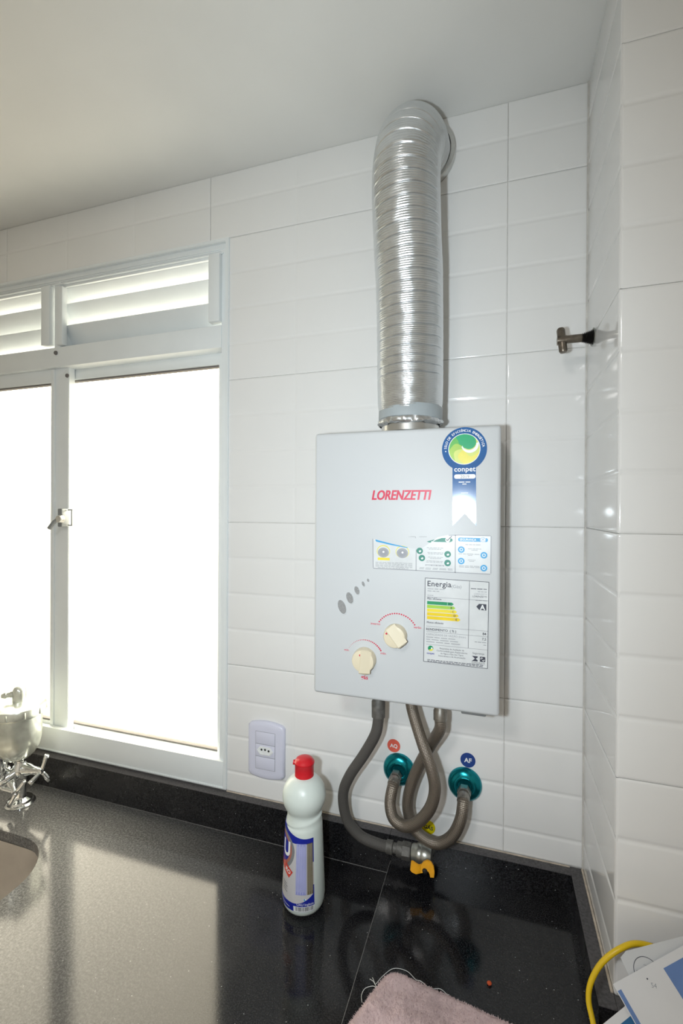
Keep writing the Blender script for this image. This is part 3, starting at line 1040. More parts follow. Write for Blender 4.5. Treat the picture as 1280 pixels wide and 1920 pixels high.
P.tiny('ink_white', -0.0705, -0.0535, 0.7100, 0.0018, 2, 2)
P.tiny('ink_white', -0.0650, -0.0590, 0.7070, 0.0018, 2, 1)
P.tiny('ink_white', -0.0670, -0.0565, 0.6935, 0.0016, 2, 1)
P.build(seal, {'seal_pale_lime': 'wave_mark', 'seal_lime': 'wave_mark', 'seal_green_mid': 'wave_mark', 'seal_yellow': 'wave_mark', 'seal_green': 'wave_mark'})

# torn three-panel instruction sticker
torn = [(-0.2036, 0.5745), (-0.2012, 0.5728), (-0.0250, 0.5719), (-0.0226, 0.5745), (-0.0226, 0.6278), (-0.0250, 0.6304),
        (-0.0700, 0.6303), (-0.0850, 0.6296), (-0.1010, 0.6262), (-0.1080, 0.6205), (-0.1200, 0.6120), (-0.1290, 0.6060), (-0.1400, 0.6075),
        (-0.1600, 0.6115), (-0.1800, 0.6160), (-0.2045, 0.6212)]
stk = fill('instruction_sticker', torn, HY - 0.00014, 'sticker_white', heater, 'torn three-panel instruction sticker with green and blue icons')
P = Print(plane_y(HY - 0.00014))
W_ = 0.0013
for p, q in (((-0.2036, 0.5745), (-0.2045, 0.6212)), ((-0.2036, 0.5735), (-0.0236, 0.5725)), ((-0.0230, 0.5735), (-0.0230, 0.6298)), ((-0.0236, 0.6299), (-0.0700, 0.6298)),
             ((-0.0700, 0.6298), (-0.0850, 0.6291)), ((-0.1345, 0.5730), (-0.1345, 0.6060)), ((-0.0748, 0.5725), (-0.0748, 0.6298))):
    P.line('border_grey', p, q, W_, 1)
P.add('icon_blue', [(-0.2000, 0.6185), (-0.1985, 0.6168), (-0.1750, 0.6120), (-0.1480, 0.6078), (-0.1480, 0.6090), (-0.1760, 0.6145), (-0.2000, 0.6200)], [(0, 1, 6), (1, 2, 5, 6), (2, 3, 4, 5)], 7)
for x in (-0.1870, -0.1563):
    P.disc('seal_yellow', x, 0.6015, 0.0108, 1, 28, 0.0098)
    P.disc('sticker_white', x, 0.6010, 0.0098, 2, 28, 0.0088)
    P.disc('border_grey', x, 0.5995, 0.0090, 3, 28, 0.0078)
    P.disc('ink_grey', x, 0.5995, 0.0060, 4, 24, 0.005)
    P.disc('ink_white', x + 0.0003, 0.6005, 0.0016, 5, 16)
P.rect('bar_yellow', -0.1962, 0.5872, -0.1766, 0.5912, 1)
for k in range(5):
    P.tiny('ink_grey', -0.2000 + 0.004 * (k > 3), -0.1405 - 0.006 * (k > 3), 0.5832 - k * 0.0021, 0.0010, 1, 9)
P.poly('icon_green', [(-0.1085, 0.6190), (-0.1035, 0.6220), (-0.0950, 0.6250), (-0.0825, 0.6255), (-0.0790, 0.6235), (-0.0790, 0.6205), (-0.0830, 0.6187), (-0.1040, 0.6187)], 1)
P.poly('ink_white', [(-0.0905, 0.6222), (-0.0870, 0.6190), (-0.0790, 0.6275), (-0.0866, 0.6210)], 3)
P.disc('ink_white', -0.0862, 0.6224, 0.0037, 2, 20)
P.line('ink_black', (-0.0885, 0.6228), (-0.0868, 0.6212), 0.0009, 4); P.line('ink_black', (-0.0868, 0.6212), (-0.0800, 0.6282), 0.0009, 4)
for (x, z) in ((-0.1290, 0.6040), (-0.1255, 0.5930), (-0.0862, 0.6002), (-0.0862, 0.5868)):
    P.disc('icon_green', x, z, 0.0050, 1, 24)
    P.disc('ink_white', x + 0.0005, z - 0.0006, 0.0022, 2, 5, 0.0016, 0.4)
for x0, x1, z in ((-0.1180, -0.0930, 0.6090), (-0.1150, -0.0960, 0.6068), (-0.1170, -0.0925, 0.6015), (-0.1160, -0.0935, 0.5996), (-0.1160, -0.0930, 0.5945), (-0.1130, -0.0960, 0.5926), (-0.1180, -0.0930, 0.5885), (-0.1190, -0.0940, 0.5866), (-0.1290, -0.0790, 0.5775), (-0.1295, -0.0785, 0.5757)):
    P.tiny('ink_grey', x0, x1, z, 0.0010, 1, 5)
P.rect('ink_grey', -0.1200, 0.5812, -0.0915, 0.5832, 1)
P.tiny('ink_white', -0.1190, -0.0925, 0.5817, 0.0009, 2, 4)
# third panel
P.poly('icon_blue', rounded_rect(-0.0708, -0.0275, 0.6205, 0.6262, 0.0024, 5), 1)
P.text('ink_white', 'SEGURANÇA', -0.0684, 0.6218, 0.0046, 2, bold=0.02, sx=0.9)
P.disc('ink_white', -0.0345, 0.6238, 0.0042, 2, 24); P.ring('icon_blue', -0.0345, 0.6238, 0.0030, 0.0035, 3); P.rect('icon_blue', -0.0350, 0.6226, -0.0340, 0.6256, 3)
for (x, z) in ((-0.0660, 0.6080), (-0.0330, 0.6005), (-0.0660, 0.5905), (-0.0330, 0.5812)):
    P.disc('icon_blue', x, z, 0.0050, 1, 24)
    P.ring('ink_white', x, z, 0.0016, 0.0026, 2, 16)
for x0, x1, z in ((-0.0600, -0.0380, 0.6155), (-0.0560, -0.0370, 0.6092), (-0.0510, -0.0420, 0.6072), (-0.0700, -0.0395, 0.6012), (-0.0560, -0.0500, 0.5992), (-0.0560, -0.0450, 0.5922), (-0.0540, -0.0470, 0.5902), (-0.0690, -0.0395, 0.5830), (-0.0690, -0.0390, 0.5812)):
    P.tiny('ink_grey', x0, x1, z, 0.0010, 1, 4)
P.build(stk, {'border_grey': 'border', 'icon_green': 'icons', 'icon_blue': 'icons', 'seal_yellow': 'flame_glow', 'bar_yellow': 'tag'})
# shreds of the torn sheet left above the tear
P = Print(plane_y(HY))
for pts in ([(-0.1490, 0.6250), (-0.1420, 0.6262), (-0.1355, 0.6262), (-0.1352, 0.6225), (-0.1364, 0.6255), (-0.1430, 0.6255)], [(-0.1300, 0.6262), (-0.1180, 0.6266), (-0.1180, 0.6260), (-0.1300, 0.6256)]):
    P.poly('ink_grey', pts, 1)
P.poly('icon_green', [(-0.1180, 0.6190), (-0.1110, 0.6212), (-0.1060, 0.6225), (-0.1090, 0.6195), (-0.1120, 0.6172), (-0.1150, 0.6176)], 1)
P.poly('ink_white', [(-0.1110, 0.6185), (-0.1092, 0.6190), (-0.1110, 0.6200)], 2)
P.build(heater, {'ink_grey': 'sticker_shred', 'icon_green': 'sticker_shred', 'ink_white': 'sticker_shred'})

# energy label
en = flat('energy_label', [(-0.1222, 0.4315), (-0.0264, 0.4306), (-0.0251, 0.5611), (-0.1204, 0.5626)], HY - 0.00014, 'sticker_white', heater, 'white energy rating label with green to yellow bars')
P = Print(plane_y(HY - 0.00014))
B = [(-0.1219, 0.4320), (-0.0268, 0.4311), (-0.0256, 0.5606), (-0.1201, 0.5621)]
for k in range(4):
    P.line('ink_black', B[k], B[(k + 1) % 4], 0.0008, 1)
def HL(z, x0=-0.1180, x1=-0.0262): P.line('ink_grey', (x0, z), (x1, z - 0.0004), 0.00055, 1)
HL(0.5330); HL(0.4873); HL(0.4790); HL(0.4592)
P.line('ink_black', (-0.0535, 0.5610), (-0.0548, 0.4590), 0.0006, 1)
P.text('ink_black', 'Energia', -0.1165, 0.5498, 0.0118, 1, bold=0.012, spacing=1.06)
P.text('ink_grey', '(Gás)', -0.0800, 0.5490, 0.0070, 1)
for k, w in enumerate((0.026, 0.018, 0.0, 0.009, 0.015)):
    if w: P.tiny('ink_grey', -0.1165, -0.1165 + w, 0.5452 - 0.0034 * k, 0.0013, 1, 3)
for k, (w, ink) in enumerate(((0.023, 'ink_black'), (0.013, 'ink_grey'))):
    P.tiny(ink, -0.0285 - w, -0.0285, 0.5490 - 0.004 * k, 0.0014, 1, 3)
P.text('ink_grey', 'LORENZETTI', -0.0285, 0.5408, 0.0032, 1, 'RIGHT')
P.text('ink_black', 'LORENZETTI', -0.0285, 0.5368, 0.0036, 1, 'RIGHT', bold=0.008)
P.tiny('ink_grey', -0.0445, -0.0285, 0.5318, 0.0014, 1, 3)
P.text('ink_black', 'Mais eficiente', -0.1168, 0.5290, 0.0040, 1)
for k, (ink, L, ch) in enumerate((('bar_green', 0.0405, 'A'), ('bar_lime', 0.0430, 'B'), ('bar_yellow', 0.0455, 'C'), ('bar_amber', 0.0480, 'D'), ('bar_amber', 0.0505, 'E'))):
    z0 = 0.5215 - k * 0.0058
    P.poly(ink, [(-0.1170, z0), (-0.1170 + L - 0.003, z0), (-0.1170 + L, z0 + 0.0024), (-0.1170 + L - 0.003, z0 + 0.0049), (-0.1170, z0 + 0.0049)], 1)
    P.rect('ink_white' if k == 0 else 'ink_grey', -0.1170 + L - 0.0098, z0 + 0.0003, -0.1170 + L - 0.0095, z0 + 0.0046, 2)
    P.text('ink_black', ch, -0.1170 + L - 0.0060, z0 + 0.0008, 0.0046, 2, 'CENTER', bold=0.02)
P.text('ink_black', 'Menos eficiente', -0.1172, 0.4922, 0.0040, 1)
P.text('ink_black', 'Menos eficiente', -0.11705, 0.4922, 0.0040, 2)
P.text('ink_black', 'Mais eficiente', -0.11665, 0.5290, 0.0040, 2)
P.poly('ink_black', [(-0.0435, 0.5228), (-0.0395, 0.5182), (-0.0290, 0.5178), (-0.0290, 0.5272), (-0.0395, 0.5272)], 1)
P.text('ink_white', 'A', -0.0345, 0.5188, 0.0100, 2, 'CENTER', bold=0.03)
P.text('ink_black', 'RENDIMENTO  ( % )', -0.1180, 0.4810, 0.0052, 1)
P.text('ink_black', 'RENDIMENTO  ( % )', -0.11785, 0.4810, 0.0052, 2)
P.text('ink_black', '84', -0.0290, 0.4808, 0.0052, 1, 'RIGHT', bold=0.02)
P.text('ink_grey', 'CAPACIDADE DE VAZÃO (l/min)', -0.1180, 0.4735, 0.0042, 1)
P.text('ink_black', '7,5', -0.0290, 0.4728, 0.0052, 1, 'RIGHT', bold=0.01)
for k, w in enumerate((0.044, 0.048, 0.051)):
    P.tiny('ink_grey', -0.1180, -0.1180 + w, 0.4700 - 0.0036 * k, 0.0014, 1, 4)
P.tiny('ink_grey', -0.0455, -0.0290, 0.4690, 0.0014, 1, 3); P.tiny('ink_grey', -0.0330, -0.0290, 0.4652, 0.0014, 1, 1)
P.disc('bar_green', -0.1112, 0.4532, 0.0042, 1, 24); P.poly('seal_yellow', [(-0.1140, 0.4508), (-0.1105, 0.4520), (-0.1070, 0.4530), (-0.1076, 0.4508), (-0.1096, 0.4494), (-0.1120, 0.4492)], 2)
P.disc('ink_white', -0.1094, 0.4536, 0.0014, 3, 14)
P.text('label_blue', 'conpet', -0.1112, 0.4442, 0.0042, 1, 'CENTER', bold=0.02)
for k, sx in enumerate(('Requisitos de Avaliação da', 'Conformidade para Aquecedores', 'de Água a Gás dos Tipos', 'Instantâneo e de Acumulação')):
    P.text('ink_black', sx, -0.0790, 0.4535 - 0.0038 * k, 0.0034, 1, 'CENTER')
P.text('ink_black', 'Segurança', -0.0400, 0.4510, 0.0042, 1, 'CENTER')
P.poly('ink_black', [(-0.0495, 0.4480), (-0.0410, 0.4480), (-0.0410, 0.4462), (-0.0438, 0.4442), (-0.0410, 0.4422), (-0.0410, 0.4402), (-0.0495, 0.4402), (-0.0470, 0.4424), (-0.0450, 0.4442), (-0.0472, 0.4462)], 1)
P.poly('ink_black', rounded_rect(-0.0378, -0.0300, 0.4402, 0.4480, 0.001, 3), 1)
P.ring('ink_white', -0.0350, 0.4452, 0.0008, 0.0016, 2, 14, 0, 4.2); P.ring('ink_white', -0.0328, 0.4430, 0.0008, 0.0016, 2, 14, 3, 7.2)
P.text('ink_black', 'Compulsório', -0.0400, 0.4372, 0.0036, 1, 'CENTER')
P.line('ink_grey', (-0.0530, 0.4362), (-0.0295, 0.4360), 0.0004, 1)
P.tiny('ink_black', -0.1160, -0.0330, 0.4348, 0.0013, 1, 14); P.tiny('ink_black', -0.1160, -0.0335, 0.4328, 0.0013, 1, 14)
P.build(en, {'bar_green': 'efficiency_bars', 'bar_lime': 'efficiency_bars', 'bar_yellow': 'efficiency_bars', 'bar_amber': 'efficiency_bars', 'ink_grey': 'rules_and_lettering', 'seal_yellow': 'wave_mark'})

# ------------------------------------------------------------------ flexible exhaust duct
duct = thing('exhaust_duct', 'corrugated aluminium exhaust duct bending from heater into the wall', 'duct', (-0.1535, -0.075, 0.796))
DC = (-0.1535, -0.085)
path0 = spline([(-0.1545, -0.080, 0.833), (-0.1545, -0.082, 0.90), (-0.1545, -0.086, 0.98), (-0.156, -0.092, 1.06), (-0.1585, -0.098, 1.13), (-0.1600, -0.100, 1.19), (-0.1595, -0.0965, 1.235), (-0.158, -0.083, 1.272), (-0.156, -0.062, 1.297), (-0.154, -0.036, 1.309), (-0.152, -0.010, 1.312)], 40)
# resample evenly
L = [0.0]
for a, b in zip(path0, path0[1:]): L.append(L[-1] + (b - a).length)
def at_len(s):
    for i in range(len(L) - 1):
        if L[i + 1] >= s:
            return path0[i].lerp(path0[i + 1], (s - L[i]) / max(1e-9, L[i + 1] - L[i]))
    return path0[-1]
STEP = 0.00055
N = int(L[-1] / STEP)
pathD = [at_len(i * L[-1] / N) for i in range(N + 1)]
ph, prv = 0.0, None
radD = []
for i in range(N + 1):
    s = i * L[-1] / N
    frac = s / L[-1]
    pitch_ = 0.0027 if frac < 0.16 else 0.0031 + 0.0005 * min(1, (frac - 0.16) / 0.3)
    ph += (L[-1] / N) / pitch_
    k = ph % 1.0
    r = 0.0540 + 0.0016 * min(1, frac * 2) - 0.00075 * (0.5 + 0.5 * math.cos(2 * math.pi * k))
    if int(ph) % 5 == 0 and frac > 0.10:      # deeper wound seam
        r -= 0.0034 * math.sin(math.pi * k) ** 3
    if s < 0.012:
        r -= 0.0016 * (1 - s / 0.012)
    radD.append(r)
dt = tube('corrugated_hose', pathD, 0.05, 'foil', duct, seg=72, rad=radD, caps=False)
random.seed(3)
from mathutils import noise as mnoise
for v in dt.data.vertices:
    n1 = mnoise.noise(v.co * 22.0)
    n2 = mnoise.noise(v.co * 70.0)
    v.co += Vector((n1, n2, 0)) * 0.0006 + Vector((0, 0, n2 * 0.0006 + n1 * 0.0012))
lathe('clamp_tape', [(0.0500, 0.0), (0.0528, 0.0005), (0.0530, 0.020), (0.0520, 0.0215)], (-0.1540, -0.080, 0.816), (0.02, 0.03, 1), 'tape', duct, seg=72)
# crumpled foil end under the tape
vs, fs = [], []
n = 96
for j, (r, z) in enumerate(((0.0515, 0.818), (0.0532, 0.8135), (0.0525, 0.8085), (0.0490, 0.8065))):
    for k in range(n):
        a = 2 * math.pi * k / n
        w = 0.0016 * math.sin(7 * a + j) + 0.0012 * math.sin(17 * a + 2 * j) + 0.0007 * math.sin(31 * a)
        vs.append((-0.1540 + (r + w * (j > 0)) * math.cos(a), -0.080 + (r + w * (j > 0)) * math.sin(a), z + (0.6 * w if j > 1 else 0)))
for j in range(3):
    for k in range(n):
        fs.append((j * n + k, j * n + (k + 1) % n, (j + 1) * n + (k + 1) % n, (j + 1) * n + k))
from_py('foil_skirt', vs, fs, 'foil', duct, auto=60)
lathe('outlet_pipe', [(0.0478, 0.0), (0.0478, 0.022), (0.0465, 0.022), (0.0465, 0.0)], (-0.1540, -0.080, 0.7958), (0, 0, 1), 'steel', duct, seg=72)
lathe('wall_collar', [(0.0630, 0.0), (0.0630, 0.0125), (0.0615, 0.0140), (0.0560, 0.0140), (0.0560, 0.002)], (-0.1515, -0.0005, 1.3135), (0, -1, 0), 'steel', duct, seg=72)

# ------------------------------------------------------------------ hoses and valve
gas_h = thing('gas_hose', 'dark grey braided gas hose curving left under the heater', 'hose', (-0.2468, -0.045, 0.07))
gp = spline([(-0.2082, -0.07, 0.318), (-0.2085, -0.07, 0.300), (-0.2137, -0.07, 0.2751), (-0.2351, -0.065, 0.2345), (-0.263, -0.06, 0.1888), (-0.2765, -0.055, 0.1496), (-0.2707, -0.05, 0.104), (-0.2467, -0.045, 0.0748), (-0.2118, -0.044, 0.0663), (-0.1930, -0.044, 0.0662)], 10)
tube('hose', gp, 0.0095, 'rubber_braid', gas_h, 18)
lathe('ferrule', [(0.0085, 0), (0.0115, 0.001), (0.0118, 0.028), (0.0100, 0.031), (0.0090, 0.037), (0.0115, 0.040), (0.0115, 0.052), (0, 0.052)], (-0.2082, -0.07, 0.3065), (0, 0, 1), 'dusty_metal', gas_h, seg=24)
lathe('ferrule', [(0.0088, 0), (0.0112, 0.001), (0.0115, 0.012), (0.010, 0.013), (0, 0.013)], (-0.1985, -0.044, 0.0663), (1, 0.0, 0), 'dusty_metal', gas_h, seg=24)

hot = thing('hot_water_hose', 'steel braided hose looping from heater to the left teal wall plate', 'hose', (-0.15, -0.07, 0.13))
hp = spline([(-0.1510, -0.07, 0.352), (-0.1506, -0.07, 0.3359), (-0.1433, -0.075, 0.3136), (-0.129, -0.085, 0.2801), (-0.1142, -0.09, 0.2455), (-0.1079, -0.09, 0.2117), (-0.1157, -0.088, 0.1783), (-0.1346, -0.084, 0.1498), (-0.1579, -0.078, 0.1328), (-0.1797, -0.07, 0.1358), (-0.1881, -0.062, 0.1542), (-0.1866, -0.052, 0.1760), (-0.1850, -0.034, 0.1838)], 10)
tube('hose', hp, 0.0098, 'steel_braid', hot, 18)
hexnut('nut', (-0.1853, -0.0345, 0.1840), (0, 1, 0.0), 0.0108, 0.014, 'nut', hot)
lathe('ferrule', [(0.0100, 0), (0.0106, 0.001), (0.0106, 0.012), (0.0100, 0.013)], (-0.1862, -0.047, 0.1795), (0.05, 0.93, 0.28), 'nut', hot, seg=24)
cold = thing('cold_water_hose', 'steel braided hose looping behind the other to the right teal plate', 'hose', (-0.12, -0.055, 0.09))
cp = spline([(-0.1022, -0.07, 0.322), (-0.1030, -0.069, 0.3010), (-0.1206, -0.055, 0.2645), (-0.1427, -0.046, 0.2173), (-0.1568, -0.044, 0.1761), (-0.1604, -0.044, 0.1425), (-0.1505, -0.046, 0.1139), (-0.1293, -0.05, 0.0995), (-0.1042, -0.055, 0.1005), (-0.082, -0.058, 0.1203), (-0.0690, -0.056, 0.1490), (-0.0655, -0.049, 0.1720), (-0.0652, -0.034, 0.1790)], 10)
tube('hose', cp, 0.0098, 'steel_braid', cold, 18)
lathe('ferrule', [(0.0098, 0), (0.0112, 0.001), (0.0112, 0.016), (0.0100, 0.018), (0.0100, 0.042), (0, 0.042)], (-0.1023, -0.07, 0.317), (0, 0, 1), 'nut', cold, seg=24)
hexnut('nut', (-0.0653, -0.0345, 0.1790), (0, 1, 0), 0.0118, 0.015, 'nut', cold)
lathe('ferrule', [(0.0100, 0), (0.0106, 0.001), (0.0106, 0.012), (0.0100, 0.013)], (-0.0656, -0.0475, 0.1745), (0.02, 0.93, 0.28), 'nut', cold, seg=24)

for nm, x, z, lab in (('wall_plate', -0.1845, 0.1845, 'shiny teal round wall plate under the red disc'), ('wall_plate', -0.0655, 0.1795, 'shiny teal round wall plate under the blue disc')):
    w = lathe(nm, [(0.0295, 0.0), (0.0295, 0.002), (0.0285, 0.0055), (0.0250, 0.0095), (0.0195, 0.0125), (0.0150, 0.0132), (0.0128, 0.0122), (0.0112, 0.0080), (0, 0.0078)], (x, -0.0004, z), (0, -1, 0), 'teal_chrome', None, seg=56, auto=60)
    tag(w, lab, 'wall plate', 'teal wall plates')

def disc_sticker(x, z, r, m, ink, txt, size, label, tilt=0.0):
    d = lathe('round_sticker', [(0.0, 0.0004), (r, 0.0003), (r, 0.0)], (x, -0.0006, z), (0, -1, 0), m, None, seg=40)
    tag(d, label, 'sticker', 'round pipe stickers')
    P = Print(plane_y(-0.00115))
    P.text(ink, txt, x, z - size * 0.35, size, 1, 'CENTER', bold=0.025, rot=tilt)
    P.build(d, {ink: 'lettering'})
disc_sticker(-0.1949, 0.2262, 0.0122, 'disc_red', 'ink_white', 'AQ', 0.0094, 'red round sticker reading AQ on the tiles')
disc_sticker(-0.0606, 0.2222, 0.0130, 'disc_blue', 'ink_white', 'AF', 0.0112, 'dark blue round sticker reading AF on the tiles')
disc_sticker(-0.1300, 0.0872, 0.0128, 'disc_yellow', 'ink_black', 'GÁS', 0.0092, 'yellow round sticker reading GÁS behind the hose loop', -0.12)

valve = thing('gas_valve', 'steel gas ball valve with orange-yellow butterfly handle', 'valve', (-0.135, -0.045, 0.055))
lathe('coupling', [(0, 0), (0.0085, 0), (0.0085, 0.006), (0.0120, 0.007), (0.0122, 0.020), (0.0110, 0.022), (0, 0.022)], (-0.1855, -0.044, 0.0664), (1, 0, 0), 'dusty_metal', valve, seg=24)
hexnut('coupling_nut', (-0.1700, -0.044, 0.0664), (1, 0, 0), 0.0142, 0.016, 'dusty_metal', valve)
lathe('body', [(0, 0), (0.0130, 0), (0.0145, 0.003), (0.0150, 0.008), (0.0160, 0.009), (0.0165, 0.014), (0.0158, 0.017), (0.0165, 0.018), (0.0160, 0.028), (0.0130, 0.034), (0.0075, 0.036), (0, 0.036)], (-0.1525, -0.045, 0.0672), (1, 0, 0), 'valve_steel', valve, seg=36)
lathe('elbow', [(0.0115, 0.0), (0.0115, 0.016), (0.0132, 0.017), (0.0132, 0.0228)], (-0.1285, -0.0435, 0.0640), (0.0, 1, 0), 'valve_steel', valve, seg=28)
lathe('stem', [(0.0050, 0.0), (0.0050, 0.012), (0.0036, 0.014), (0, 0.0145)], (-0.1265, -0.058, 0.0595), (0.05, -1, -0.12), 'dark_thread', valve, seg=16)
hl = [(-0.1492, 0.0702), (-0.1465, 0.0708), (-0.1362, 0.0672), (-0.1325, 0.0665), (-0.1290, 0.0712), (-0.1230, 0.0745), (-0.1165, 0.0735), (-0.1118, 0.0682), (-0.1100, 0.0600), (-0.1108, 0.0528), (-0.1168, 0.0520),
      (-0.1178, 0.0560), (-0.1200, 0.0592), (-0.1235, 0.0606), (-0.1268, 0.0598), (-0.1290, 0.0560), (-0.1330, 0.0545), (-0.1400, 0.0540), (-0.1475, 0.0555), (-0.1500, 0.0580)]
bmh = bmesh.new()
front_v = [bmh.verts.new((p[0], -0.0700 + 0.25 * (p[1] - 0.062) - (0.004 if p[0] < -0.134 else 0), p[1])) for p in hl]
e = [bmh.edges.new((front_v[i], front_v[(i + 1) % len(front_v)])) for i in range(len(front_v))]
bmesh.ops.triangle_fill(bmh, use_beauty=True, edges=e)
g = bmesh.ops.extrude_face_region(bmh, geom=list(bmh.faces))
for v in [x for x in g['geom'] if isinstance(x, bmesh.types.BMVert)]:
    v.co.y += 0.0032
from_bm('handle', bmh, 'yellow_handle', valve, auto=40)

# ------------------------------------------------------------------ power outlet
out = thing('power_outlet', 'lilac-white wall plate with a three-pin hexagonal socket', 'outlet', (-0.458, -0.005, 0.175))
OX0, OX1, OZ0, OZ1 = -0.4985, -0.4170, 0.1170, 0.2345
def plate_outline(s):
    cx, cz = (OX0 + OX1) / 2, (OZ0 + OZ1) / 2
    hw, hh = (OX1 - OX0) / 2 - s, (OZ1 - OZ0) / 2 - s
    pts = []
    for k in range(17):
        t = -1 + 2 * k / 16
        pts.append((cx - t * hw * (1 - 0.0), cz + hh - 0.0065 * t * t - (0.004 if abs(t) > 0.99 else 0)))
    for k in range(17):
        t = -1 + 2 * k / 16
        pts.append((cx + t * hw, cz - hh + 0.0065 * t * t + (0.004 if abs(t) > 0.99 else 0)))
    return pts
vs, fs = [], []
n = 34
for s, y in ((0.0, -0.0004), (0.0, -0.0045), (0.0012, -0.0070), (0.004, -0.0084), (0.010, -0.0090)):
    vs += [(p[0], y, p[1]) for p in plate_outline(s)]
for i in range(4):
    for k in range(n):
        fs.append((i * n + k, i * n + (k + 1) % n, (i + 1) * n + (k + 1) % n, (i + 1) * n + k))
fs.append(tuple(range(4 * n, 5 * n)))
bmo = bmesh.new()
V = [bmo.verts.new(v) for v in vs]
for f in fs: bmo.faces.new([V[i] for i in f])
from_bm('plate', bmo, 'outlet_white', out, auto=50)
MX0, MX1 = -0.4795, -0.4365
for k, (z0, z1) in enumerate(((0.1895, 0.2140), (0.1640, 0.1885), (0.1385, 0.1630))):
    md = box('module', (MX0, -0.0099, z0), (MX1, -0.0060, z1), 'outlet_white', out, 0.0006)
    if k == 1:
        hx = [(-0.4765, 0.1765), (-0.4690, 0.1680), (-0.4470, 0.1680), (-0.4395, 0.1765), (-0.4470, 0.1850), (-0.4690, 0.1850)]
        vs = [(p[0], -0.0108, p[1]) for p in hx] + [(-0.458 + (p[0] + 0.458) * 0.86, -0.0112, 0.1765 + (p[1] - 0.1765) * 0.80) for p in hx] + [(-0.458 + (p[0] + 0.458) * 0.83, -0.0100, 0.1765 + (p[1] - 0.1765) * 0.76) for p in hx] + [(p[0], -0.0098, p[1]) for p in hx]
        fs = []
        for i in range(6):
            j = (i + 1) % 6
            fs += [(18 + i, 18 + j, j, i), (i, j, 6 + j, 6 + i), (6 + i, 6 + j, 12 + j, 12 + i)]
        fs.append(tuple(range(12, 18)))
        bmx = bmesh.new()
        V = [bmx.verts.new(v) for v in vs]
        for f in fs: bmx.faces.new([V[i] for i in f])
        sk = from_bm('socket_recess', bmx, 'ink_white', md)
        for x, z in ((-0.4660, 0.1783), (-0.4580, 0.1790), (-0.4500, 0.1775)):
            lathe('pin_hole', [(0.0022, 0), (0.0021, 0.0003), (0, 0.0003)], (x, -0.01005, z), (0, -1, 0), 'hole_dark', md, seg=16)
ring = rounded_rect(MX0 - 0.0007, MX1 + 0.0007, 0.1378, 0.2147, 0.0006, 2)
flat('module_gap', ring, -0.00915, 'ink_grey', out)

# ------------------------------------------------------------------ cleaning bottle
BX, BY = -0.3225, -0.128
bottle = thing('cleaner_bottle', 'white plastic cleaner bottle with red cap and blue label', 'bottle', (BX, BY, 0.0))
BP = [(0.0, 0.0003), (0.026, 0.0003), (0.0310, 0.0022), (0.0338, 0.0065), (0.0352, 0.0120), (0.0362, 0.0220), (0.0314, 0.1350), (0.0310, 0.1405),
      (0.0292, 0.1432), (0.0305, 0.1468), (0.0300, 0.1500), (0.0284, 0.1532), (0.0281, 0.1570), (0.0283, 0.1600), (0.0318, 0.1655), (0.0345, 0.1715), (0.0362, 0.1785), (0.0367, 0.1840), (0.0362, 0.1895), (0.0345, 0.1965), (0.0315, 0.2025), (0.0270, 0.2085), (0.0215, 0.2135), (0.0165, 0.2168), (0.0, 0.2170)]
body = lathe('body', BP, (BX, BY, 0), (0, 0, 1), 'bottle_plastic', bottle, seg=72, auto=75)
for v in body.data.vertices:   # oblique shoulder groove
    if 0.1400 < v.co.z < 0.1575:
        w = 1 - abs(v.co.z - 0.1487) / 0.009
        v.co.z += w * 0.25 * ((v.co.x - BX) * 0.92 + (v.co.y - BY) * 0.38)
lathe('cap', [(0.0168, 0.0), (0.0160, 0.001), (0.0160, 0.024), (0.0172, 0.0255), (0.0172, 0.0280), (0.0160, 0.0290), (0.0140, 0.0325), (0.0085, 0.0350), (0.0, 0.0357)], (BX, BY, 0.2120), (0, 0, 1), 'cap_red', bottle, seg=48, auto=45)
lathe('cap_tab', [(0, 0), (0.004, 0), (0.004, 0.004), (0, 0.0045)], (BX - 0.0145, BY - 0.004, 0.2375), (-1, -0.25, 0.1), 'cap_red', bottle, seg=12)
d0 = Vector((0.384, -0.923, 0)); r0 = Vector((0.923, 0.384, 0))
def rad_at(z):
    for (ra, za), (rb, zb) in zip(BP, BP[1:]):
        if za <= z <= zb and zb > za:
            return ra + (rb - ra) * (z - za) / (zb - za)
    return 0.033
def wrap(u, v, l):
    a = u * D2R
    r = rad_at(v) + 0.00018 + l * 0.00012
    p = Vector((BX, BY, v)) + (d0 * math.cos(a) + r0 * math.sin(a)) * r
    return tuple(p)
def S(u, t): # smooth step helper
    return u
P = Print(wrap)
UL, UR = -150, 29
top_edge = lambda u: 0.1300 + 0.0185 * max(0, (10 - u) / 160) ** 0.8 * (1 if u < 10 else 0)
bot_edge = lambda u: 0.0125
P.grid('label_silver', UL, bot_edge, UR, lambda u: 0.128, 0, 40)
P.build(bottle, {'label_silver': 'label'})
lab = bottle.children[-1]
P = Print(wrap)
# blue head of the label, sweeping up to the left
P.grid('label_blue', -118, lambda u: 0.1205 - 0.0000 * u, UR, lambda u: 0.1290 + 0.016 * max(0.0, min(1, (5 - u) / 85)) ** 1.6 if u < 5 else 0.1290, 1, 36)
P.grid('label_blue', 25, 0.090, UR, 0.1215, 1, 3)
P.grid('label_blue', UL, 0.0125, UR, lambda u: 0.026 + 0.016 * max(0, (u + 30) / 60) ** 2 + 0.004 * max(0, (-60 - u) / 60), 1, 36)
P.grid('label_blue', 25, 0.0125, UR, 0.054, 1, 3)
